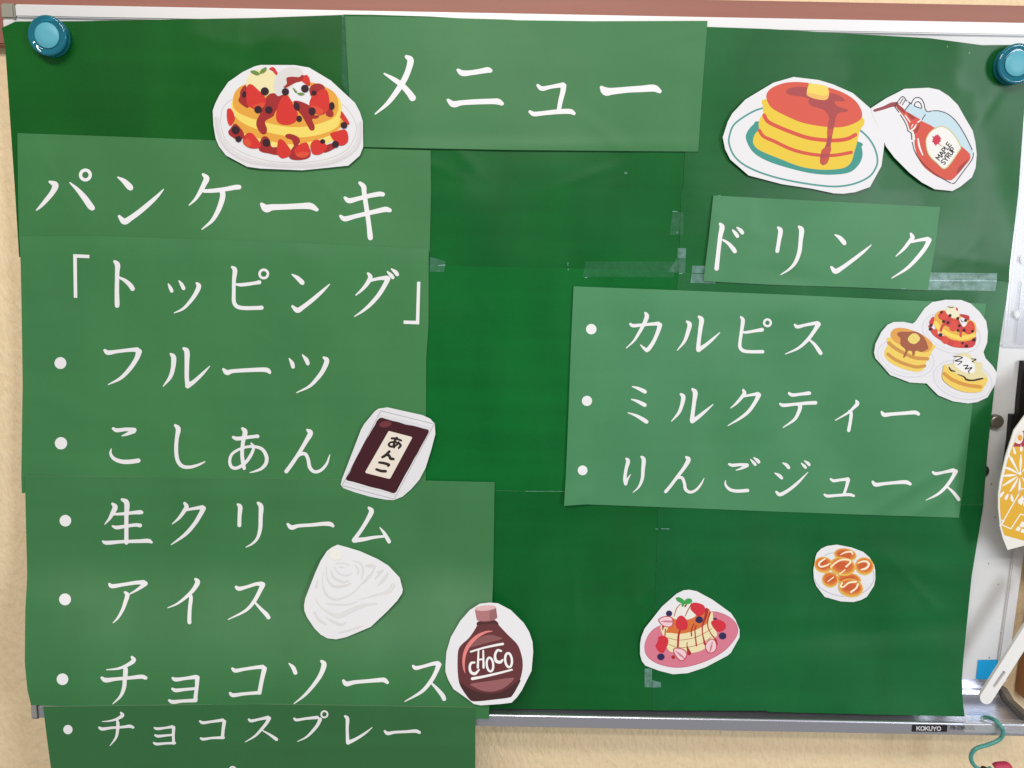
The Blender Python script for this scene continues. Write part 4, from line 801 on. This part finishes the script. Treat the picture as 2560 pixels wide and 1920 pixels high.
# ------------------------------------------------------------------ clear tape
def tape_mat(veil, name='clear_tape', rough=0.25):
    m, n, l, b = new_mat(name)
    g = node(n, 'ShaderNodeNewGeometry'); a = node(n, 'ShaderNodeTexNoise', Scale=220.0, Detail=4.0); l.new(g.outputs['Position'], a.inputs['Vector'])
    mr = node(n, 'ShaderNodeMapRange'); l.new(a.outputs['Fac'], mr.inputs[0]); mr.inputs[1].default_value = .3; mr.inputs[2].default_value = .7
    mr.inputs[3].default_value = veil*.6; mr.inputs[4].default_value = veil*1.4
    tr = node(n, 'ShaderNodeBsdfTransparent'); mx = node(n, 'ShaderNodeMixShader')
    b.inputs['Base Color'].default_value = (0.46, 0.70, 0.74, 1); b.inputs['Roughness'].default_value = rough
    bp = node(n, 'ShaderNodeBump', Strength=0.3, Distance=0.0006); l.new(a.outputs['Fac'], bp.inputs['Height']); l.new(bp.outputs[0], b.inputs['Normal'])
    l.new(mr.outputs[0], mx.inputs[0]); l.new(tr.outputs[0], mx.inputs[1]); l.new(b.outputs[0], mx.inputs[2])
    l.new(mx.outputs[0], n['Material Output'].inputs[0])
    return m
TAPE, TAPE2, TAPE3 = tape_mat(0.25), tape_mat(0.10), tape_mat(0.5)
def tape(pts, mat, lay, dfun=d_back):
    P, F = flat([np.array(pts)], layer(dfun, lay), 0.0, grid=12); POSTER.part('tape', P, F, mat)
tape([T(3,1,1395,696),T(3,1,1980,702),T(3,1,1976,766),T(3,1,1392,760)], TAPE, 3.6)
tape([T(3,1,1390,768),T(3,1,1976,770),T(3,1,1962,855),T(3,1,1380,846)], TAPE, 3.6)
tape([T(3,1,1390,760),T(3,1,1976,764),T(3,1,1976,772),T(3,1,1390,769)], TAPE3, 3.75)
tape([T(2,1,1558,636),T(2,1,1720,640),T(2,1,1715,702),T(2,1,1553,700)], TAPE, 3.6)
tape([T(2,1,1552,706),T(2,1,1720,712),T(2,1,1760,790),T(2,1,1542,786)], TAPE, 3.6)
tape([T(2,1,1432,485),T(2,1,1504,485),T(2,1,1500,575),T(2,1,1430,570)], TAPE, 3.6)
tape([T(2,1,1425,572),T(2,1,1500,578),T(2,1,1495,700),T(2,1,1350,690)], TAPE2, 3.7)
tape([T(2,1,640,600),T(2,1,1400,600),T(2,1,1400,735),T(2,1,610,735)], tape_mat(0.035), 3.7)
tape([T(2,1,1390,170),T(2,1,1480,176),T(2,1,1480,370),T(2,1,1360,370)], tape_mat(0.05), 3.7)
tape([T(1,1,1505,560),T(1,1,1638,600),T(1,1,1625,690),T(1,1,1500,690)], TAPE2, 3.7)
tape([T(1,1,1575,630),T(1,1,1636,626),T(1,1,1634,638),T(1,1,1577,640)], TAPE3, 3.9)
tape([T(2,3,1146,800),T(2,3,1210,800),T(2,3,1208,962),T(2,3,1146,960)], TAPE, 3.2)
tape([T(2,3,1212,900),T(2,3,1286,920),T(2,3,1286,962),T(2,3,1214,964)], TAPE, 3.2)
tape([T(1,0,742,130),T(1,0,770,130),T(1,0,800,820),T(1,0,742,730)], tape_mat(0.05), 3.0)
for c, r, x, y, ln, hh in [(2,1,1385,165,45,5),(2,1,480,605,6,34),(2,1,482,664,8,10),(2,1,630,735,20,8),(2,1,1445,700,26,8),(2,1,1420,340,14,18),(2,2,120,925,320,5),(2,2,1290,1248,70,6),(2,2,1240,1250,20,5),
                           (3,0,1545,395,10,16),(3,0,1735,450,12,16),(2,0,970,1486,26,18),(2,1,1780,28,24,5),(3,1,1160,832,30,5)]:
    tape([T(c,r,x,y),T(c,r,x+ln,y+1),T(c,r,x+ln,y+hh),T(c,r,x,y+hh)], TAPE if (ln > 100 or hh > 15) else TAPE3, 4.6 if c == 3 and r == 1 else 3.9)

# ------------------------------------------------------------------ magnets and things on the board
def lathe(profile, centre, n=48, axis_off=(0,0,0)):
    """profile (radius, distance off the board) -> surface round an axis pointing away from the board"""
    V = []; F = []
    for r, d in profile:
        for k in range(n):
            a = 2*math.pi*k/n; V.append((centre[0]+r*math.cos(a), -d, centre[2]+r*math.sin(a)))
    m = len(profile)
    for i in range(m-1):
        for k in range(n):
            F.append((i*n+k, i*n+(k+1) % n, (i+1)*n+(k+1) % n, (i+1)*n+k))
    F.append(tuple(range(n))[::-1]); F.append(tuple((m-1)*n+k for k in range(n)))
    return np.array(V), F
def blue_plastic():
    m, n, l, b = new_mat('translucent_blue_plastic')
    b.inputs['Base Color'].default_value = (0.02, 0.34, 0.48, 1); b.inputs['Roughness'].default_value = 0.03
    b.inputs['Transmission Weight'].default_value = 0.6; b.inputs['IOR'].default_value = 1.49
    return m
BLUE = blue_plastic(); CORE = plain((92, 172, 190), 0.45, 0.4, name='pale_blue_core')
def round_magnet(px, py, label):
    d0 = 0.0062; c = at(px, py, d0+0.0082)
    th = Thing('round_magnet', label, 'magnet', 'round blue magnets holding the poster', (c[0], -d0, c[2]-0.0145))
    R = 0.0158
    V, F = lathe([(R*.60, d0), (R*.95, d0), (R*.97, d0+.0008), (R*.95, d0+.002), (R*.94, d0+.0035), (R*.97, d0+.0050), (R, d0+.0062), (R, d0+.0072), (R*.95, d0+.0082), (R*.86, d0+.0082), (R*.76, d0+.0073), (R*.66, d0+.0071), (R*.3, d0+.0071)], c)
    th.part('plastic_case', V, F, BLUE)
    V, F = lathe([(R*.63, d0+.0073), (R*.63, d0+.0078), (R*.61, d0+.0081), (R*.2, d0+.0082)], c); th.part('centre_disc', V, F, CORE)
    V, F = lathe([(R*.5, d0+.0003), (R*.5, d0+.0055), (R*.4, d0+.0062)], c); th.part('magnet_core', V, F, plain((16, 44, 52), 0.5))
round_magnet(*T(0,0,402,304), 'round translucent blue magnet at the top left corner of the poster')
round_magnet(*T(3,0,2158,548), 'round translucent blue magnet at the top right corner, cut by the picture edge')
c = at(2494.7, 1055, .006)
V, F = lathe([(.0060, .0003), (.0061, .002), (.0061, .0046), (.0056, .0056), (.003, .0059)], c)
single('silver_magnet', 'small silver disc magnet on the bare whiteboard beside the poster', 'magnet', V, F, plain((128, 124, 116), 0.35, 0.5, 0.75, name='steel'))
c = at(2458, 1179, .003)
V, F = lathe([(.0058, .0003), (.0060, .001), (.0060, .0022), (.005, .0026)], c)
single('dark_magnet', 'dark grey disc magnet half hidden behind the right poster edge', 'magnet', V, F, plain((58, 66, 64), 0.4, 0.5, 0.4))
P, F = flat([np.array([(CROPS['L'][0]+a/5.925, CROPS['L'][1]+b/5.925) for a, b in [(508,60),(806,55),(786,345),(474,340)]])], 0.0, 0.0006)
single('sticky_note', 'bright blue square note on the whiteboard above the tray', 'note', P, F, printed((0, 158, 216), 0.5, 0.4, 0.04, 0.05, 9, 'blue_note'), smooth=False)
def prism(pts, d0, d1, mat, name, label, cat):
    f = on_surface(np.array(pts), d1); b = f.copy(); b[:,1] = -d0; k = len(f)
    V = np.vstack([f, b]); F = [tuple(range(k))[::-1]]+[(i, (i+1) % k, k+(i+1) % k, k+i) for i in range(k)]
    return single(name, label, cat, V, F, mat, smooth=False)
JJ = lambda a, b: (2400+a/3.1875, 900+b/3.1875)
prism([JJ(506,10),JJ(700,10),JJ(700,900),JJ(360,900),JJ(398,640),JJ(414,437),JJ(464,437),JJ(472,330)], 0.0005, 0.006, plain((14, 12, 12), 0.5, 0.4, name='black_plastic'), 'black_holder', 'black holder on the whiteboard partly behind the yellow fan', 'holder')
# clear plastic sleeve with punched holes
def sleeve_mat(veil):
    m, n, l, b = new_mat('clear_plastic')
    tr = node(n, 'ShaderNodeBsdfTransparent'); mx = node(n, 'ShaderNodeMixShader'); tr.inputs[0].default_value = (0.95, 0.96, 0.98, 1)
    b.inputs['Base Color'].default_value = (0.72, 0.73, 0.78, 1); b.inputs['Roughness'].default_value = 0.12
    mx.inputs[0].default_value = veil; l.new(tr.outputs[0], mx.inputs[1]); l.new(b.outputs[0], mx.inputs[2]); l.new(mx.outputs[0], n['Material Output'].inputs[0])
    return m
KK = lambda a, b: (2380+a/3.95, 540+b/3.95)
SL = Thing('plastic_sleeve', 'clear plastic sleeve with punched holes at the right edge of the whiteboard', 'plastic sleeve', base=tuple(at(2545, 865, .003)))
def strip(pts, mat, off, name):
    P, F = flat([np.array(pts)], 0.0022, off); return SL.part(name, P, F, mat, smooth=False)
strip([KK(690,-900),KK(1300,-880),KK(1200,1300),KK(500,1290),KK(560,640)], sleeve_mat(.22), 0, 'film')
strip([KK(672,-700),KK(690,-700),KK(520,1240),KK(504,1240)], sleeve_mat(.75), .0003, 'welded_edge')
strip([KK(705,-500),KK(712,-500),KK(548,1180),KK(540,1180)], sleeve_mat(.6), .0003, 'welded_edge')
strip([KK(502,1268),KK(1200,1290),KK(1200,1312),KK(500,1290)], sleeve_mat(.75), .0004, 'welded_edge')
strip([KK(690,640),KK(800,640),KK(740,1270),KK(630,1262)], sleeve_mat(.45), .0005, 'fold')
for hx, hy in ((715,430),(648,972)):
    e = np.array([KK(a, b) for a, b in ellipse(hx, hy, 42, 44)]); e2 = np.array([KK(a, b) for a, b in ellipse(hx, hy, 25, 27)])
    P, F = flat([e, e2], 0.0022, .0007); SL.part('hole_rim', P, F, sleeve_mat(.5))
    P, F = flat([e2], 0.0022, .0006); SL.part('hole', P, F, plain((236, 236, 240), 0.5))

# ------------------------------------------------------------------ paper fan standing in the tray
FD = 0.038
FAN = Thing('paper_fan', 'yellow paper fan with white firework print and white handle standing in the tray', 'fan', base=tuple(at(2465, 1755, .036)))
out = [(2519,1375),(2507,1345),(2500,1317),(2495.6,1270),(2495.6,1235),(2500,1201),(2514,1141),(2535,1075.5),(2560,1041),(2600,990),(2660,935),(2740,895),(2830,880),(2920,895),(3000,940),(3060,1010),(3090,1100),(3080,1200),(3030,1300),(2950,1390),(2860,1460),(2760,1500),(2700,1490),(2640,1420),(2600,1372),(2560,1364)]
d_fan = lambda x, z: FD+0.004*np.sin((x-0.8)*22)*0+0.05*np.maximum(0, z+0.5)*0.10
def fan_part(name, loops, mat, off, parent=None):
    P, F = flat(loops, d_fan, off, grid=24); return FAN.part(name, P, F, mat, parent)
o_ = np.array(out); P, F = flat([o_], d_fan, 0.0, grid=24)
V, F, mi = with_edge(P, F, 0.0012, list(range(len(o_))))
leafw = plain((238, 234, 226), 0.55); blade = FAN.part('fan_leaf', V, F, leafw, mats=[leafw, leafw], midx=mi)
yel = [(2511,1338),(2504,1317),(2500,1270),(2500,1235),(2506,1205),(2519,1150),(2534,1108),(2560,1085),(2610,1030),(2670,975),(2745,930),(2830,915),(2910,928),(2985,970),(3040,1030),(3060,1100),(3050,1190),(3005,1280),(2930,1365),(2860,1420),(2700,1430),(2640,1390),(2600,1368),(2560,1352)]
fan_part('fan_print', [np.array(yel)], plain((228, 176, 52), 0.5), 0.00012, blade)
fan_part('fan_print', [np.array([JJ(425,690),JJ(455,625),JJ(500,565),JJ(700,520),JJ(700,700),JJ(480,690)])], plain((170, 42, 74), 0.5), 0.0002, blade)
fan_part('fan_print', [np.array([JJ(a,b) for a, b in catmull([(438,650),(455,600),(485,570),(505,580),(500,640),(475,668)], True, 5)])], plain((238, 226, 214), 0.5), 0.00028, blade)
fan_part('fan_print', [np.array([JJ(a,b) for a, b in ellipse(478,620,18,24)])], plain((226, 160, 50), 0.5), 0.00034, blade)
FW = plain((244, 240, 232), 0.5)
pet = '470,905,6 410,790,22 405,785,8;480,890,8 484,820,20 485,755,8;462,905,6 400,870,20 345,855,8;450,915,6 390,920,20 328,925,8;455,930,6 400,965,20 340,1003,8;462,940,6 430,1000,20 398,1048,8;475,945,6 475,1010,20 472,1070,8;495,935,6 530,990,20;498,890,6 540,830,20;o;425,695,10 436,735,20 440,745,12;488,680,10 488,710,22 488,725,14;385,735,14 390,765,18 398,770,10;318,1020,14 322,1030,10;345,1055,16 325,1080,22 318,1092,10;380,1075,16 368,1098,24 362,1112,10;410,1078,14 415,1108,24 420,1125,12'
pet = ';'.join(p for p in pet.split(';') if p != 'o')
for st in parse(pet):
    L_ = strokes_outline([[(*JJ(q[0], q[1]), q[2]/3.1875) for q in st]], 0.5)
    fan_part('firework_petal', L_, FW, 0.0002, blade)
L_ = strokes_outline([[(*JJ(q[0], q[1]), q[2]/3.1875) for q in st] for st in parse('478,904,26')], 0.5); fan_part('firework_centre', L_, FW, 0.00022, blade)
L_ = strokes_outline([[(*JJ(q[0], q[1]), q[2]/3.1875) for q in st] for st in parse('330,1310,9 470,1065,9;330,1312,9 405,1345,9;405,1345,9 482,1228,9;482,1228,9 560,1248,9;325,1275,9 350,1285,9;350,1285,9 318,1318,9;470,1065,9 490,1028,9 560,1030,9')], 0.5); fan_part('house_outline', L_, FW, 0.0002, blade)
for q in ([(472,1325),(492,1285),(520,1295),(505,1335)],[(440,1355),(462,1325),(485,1338),(470,1366)],[(490,1345),(560,1360),(560,1385),(482,1375)],[(460,1120),(500,1080),(510,1110),(490,1160),(465,1140)],[(500,1130),(560,1120),(560,1165),(505,1165)]):
    fan_part('house_window', [np.array([JJ(*p) for p in q])], FW, 0.00021, blade)
# handle: flat rounded bar with an oval slot, leaning from the tray up to the leaf
LL = lambda a, b: (2360+a/5.925, 1640+b/5.925)
hx0, hy0 = LL(628, 622); ux, uy = .537, -.843; nx, ny = .843, .537
ln, hw = 330.0, 16.2
hp = []
for k in range(15):
    a = math.pi*k/14; ca, sa = math.cos(a), math.sin(a); hp.append((hx0+nx*hw*ca-ux*hw*sa*.95, hy0+ny*hw*ca-uy*hw*sa*.95))
hp = [(hx0+nx*hw+ux*ln, hy0+ny*hw+uy*ln)]+hp+[(hx0-nx*hw+ux*ln, hy0-ny*hw+uy*ln)]
def d_hand(x, z): return 0.0375+0.001*sstep(-0.59, -0.46, z)
sa_, sb_ = LL(745, 448), LL(884, 248)
slot = strokes_outline([[(*sa_, 7.0), (*sb_, 8.5)]], .6)[0]
Pf, Ff = flat([np.array(hp), slot], d_hand, 0.0)
V = np.vstack([Pf, Pf+np.array([0, .003, 0])]); nP = len(Pf)
edges = {}
for f in Ff:
    for i in range(3):
        e = (f[i], f[(i+1) % 3]); edges[e] = 1
bd = [e for e in edges if (e[1], e[0]) not in edges]
F = list(Ff)+[(b, a, nP+a, nP+b) for a, b in bd]+[tuple(nP+i for i in reversed(f)) for f in Ff]
hm, hn, hl, hb = new_mat('white_plastic'); hb.inputs['Base Color'].default_value = (*lin((243, 240, 237)), 1); hb.inputs['Roughness'].default_value = 0.35; hb.inputs['Subsurface Weight'].default_value = 0.0
FAN.part('handle', V, F, hm, smooth=False)
Pb, Fb = flat([ellipse(*( (np.array(sa_)+np.array(sb_))/2 ), 26, 6.5, math.degrees(math.atan2(uy, ux)))], d_hand, -0.0016); FAN.part('slot_floor', Pb, Fb, plain((168, 163, 170), 0.5))

# ------------------------------------------------------------------ teal hook over the lip, what hangs on it, tape round it
def tube(pts, r, n=14):
    p = catmull(pts, False, 8); V = []; F = []
    for i in range(len(p)):
        t = p[min(i+1, len(p)-1)]-p[max(i-1, 0)]; t = t/np.linalg.norm(t)
        a = np.cross(t, [0, 0, 1.0]) if abs(t[2]) < .9 else np.cross(t, [0, 1.0, 0]); a /= np.linalg.norm(a); b = np.cross(t, a)
        for k in range(n):
            an = 2*math.pi*k/n; V.append(p[i]+r*(a*math.cos(an)+b*math.sin(an)))
    m = len(p)
    F = [(i*n+k, i*n+(k+1) % n, (i+1)*n+(k+1) % n, (i+1)*n+k) for i in range(m-1) for k in range(n)]
    V += [p[0], p[-1]]
    F += [(len(V)-2, (k+1) % n, k) for k in range(n)]+[(len(V)-1, (m-1)*n+k, (m-1)*n+(k+1) % n) for k in range(n)]
    return np.array(V), F
hk = [((548,932),.036),((600,912),.038),((680,915),.042),((760,955),.047),((830,1030),.0505),((872,1110),.0515),((858,1195),.0515),((780,1262),.0515),((640,1318),.0515),((490,1365),.052),((415,1435),.052),((400,1525),.0525),((440,1610),.053),((510,1668),.0535),((600,1690),.054),((700,1660),.054)]
pts = [at(*LL(*q), d) for q, d in hk]
V, F = tube(pts, 0.00178)
single('s_hook', 'teal vinyl coated S hook hung over the front lip of the tray', 'hook', V, F, plain((72, 150, 140), 0.32, 0.5, 0, 0.15, name='teal_vinyl'))
pp = [at(*LL(760,1660), .050), at(*LL(800,1640), .050), at(*LL(860,1634), .050), at(*LL(925,1638), .050), at(*LL(945,1700), .050), at(*LL(930,1820), .050)]
V, F = tube(pp, 0.0042, 18)
single('red_strap', 'red padded strap end just showing below the teal hook', 'strap', V, F, plain((186, 52, 84), 0.5, 0.4, name='red_fabric'))
pp = [at(*LL(588,1652), .0545), at(*LL(590,1700), .0545), at(*LL(600,1780), .054)]
V, F = tube(pp, 0.0024, 14)
single('knotted_cord', 'dark knotted cord end hanging on the bottom of the teal hook', 'cord', V, F, plain((70, 30, 36), 0.6))
# wrinkled clear tape over the lip
def wrinkled(pts2d, d, amp, mat, label, nx_=40, ny_=10):
    (x0, y0), (x1, y1), (x2, y2), (x3, y3) = pts2d; V = []
    rnd = np.random.RandomState(3)
    h = rnd.rand(ny_, nx_)*amp
    for j in range(ny_):
        for i in range(nx_):
            u, v = i/(nx_-1), j/(ny_-1)
            px_ = (1-u)*(1-v)*x0+u*(1-v)*x1+u*v*x2+(1-u)*v*x3; py_ = (1-u)*(1-v)*y0+u*(1-v)*y1+u*v*y2+(1-u)*v*y3
            dd = d-0.009*max(0, .28-v)/.28
            V.append(at(px_, py_, dd+h[j, i]))
    F = [(j*nx_+i, (j+1)*nx_+i, (j+1)*nx_+i+1, j*nx_+i+1) for j in range(ny_-1) for i in range(nx_-1)]
    return single('clear_tape', label, 'tape', np.array(V), F, mat, smooth=False)
wm, wn, wl, wb_ = new_mat('glossy_clear_tape')
tr = node(wn, 'ShaderNodeBsdfTransparent'); mx = node(wn, 'ShaderNodeMixShader'); wb_.inputs['Base Color'].default_value = (.75, .75, .75, 1); wb_.inputs['Roughness'].default_value = 0.08
mx.inputs[0].default_value = 0.32; wl.new(tr.outputs[0], mx.inputs[1]); wl.new(wb_.outputs[0], mx.inputs[2]); wl.new(mx.outputs[0], wn['Material Output'].inputs[0])
wrinkled([LL(310,880),LL(1185,950),LL(1185,1150),LL(300,1130)], .0475, .0006, wm, 'wrinkled clear tape wrapped round the tray lip behind the teal hook')
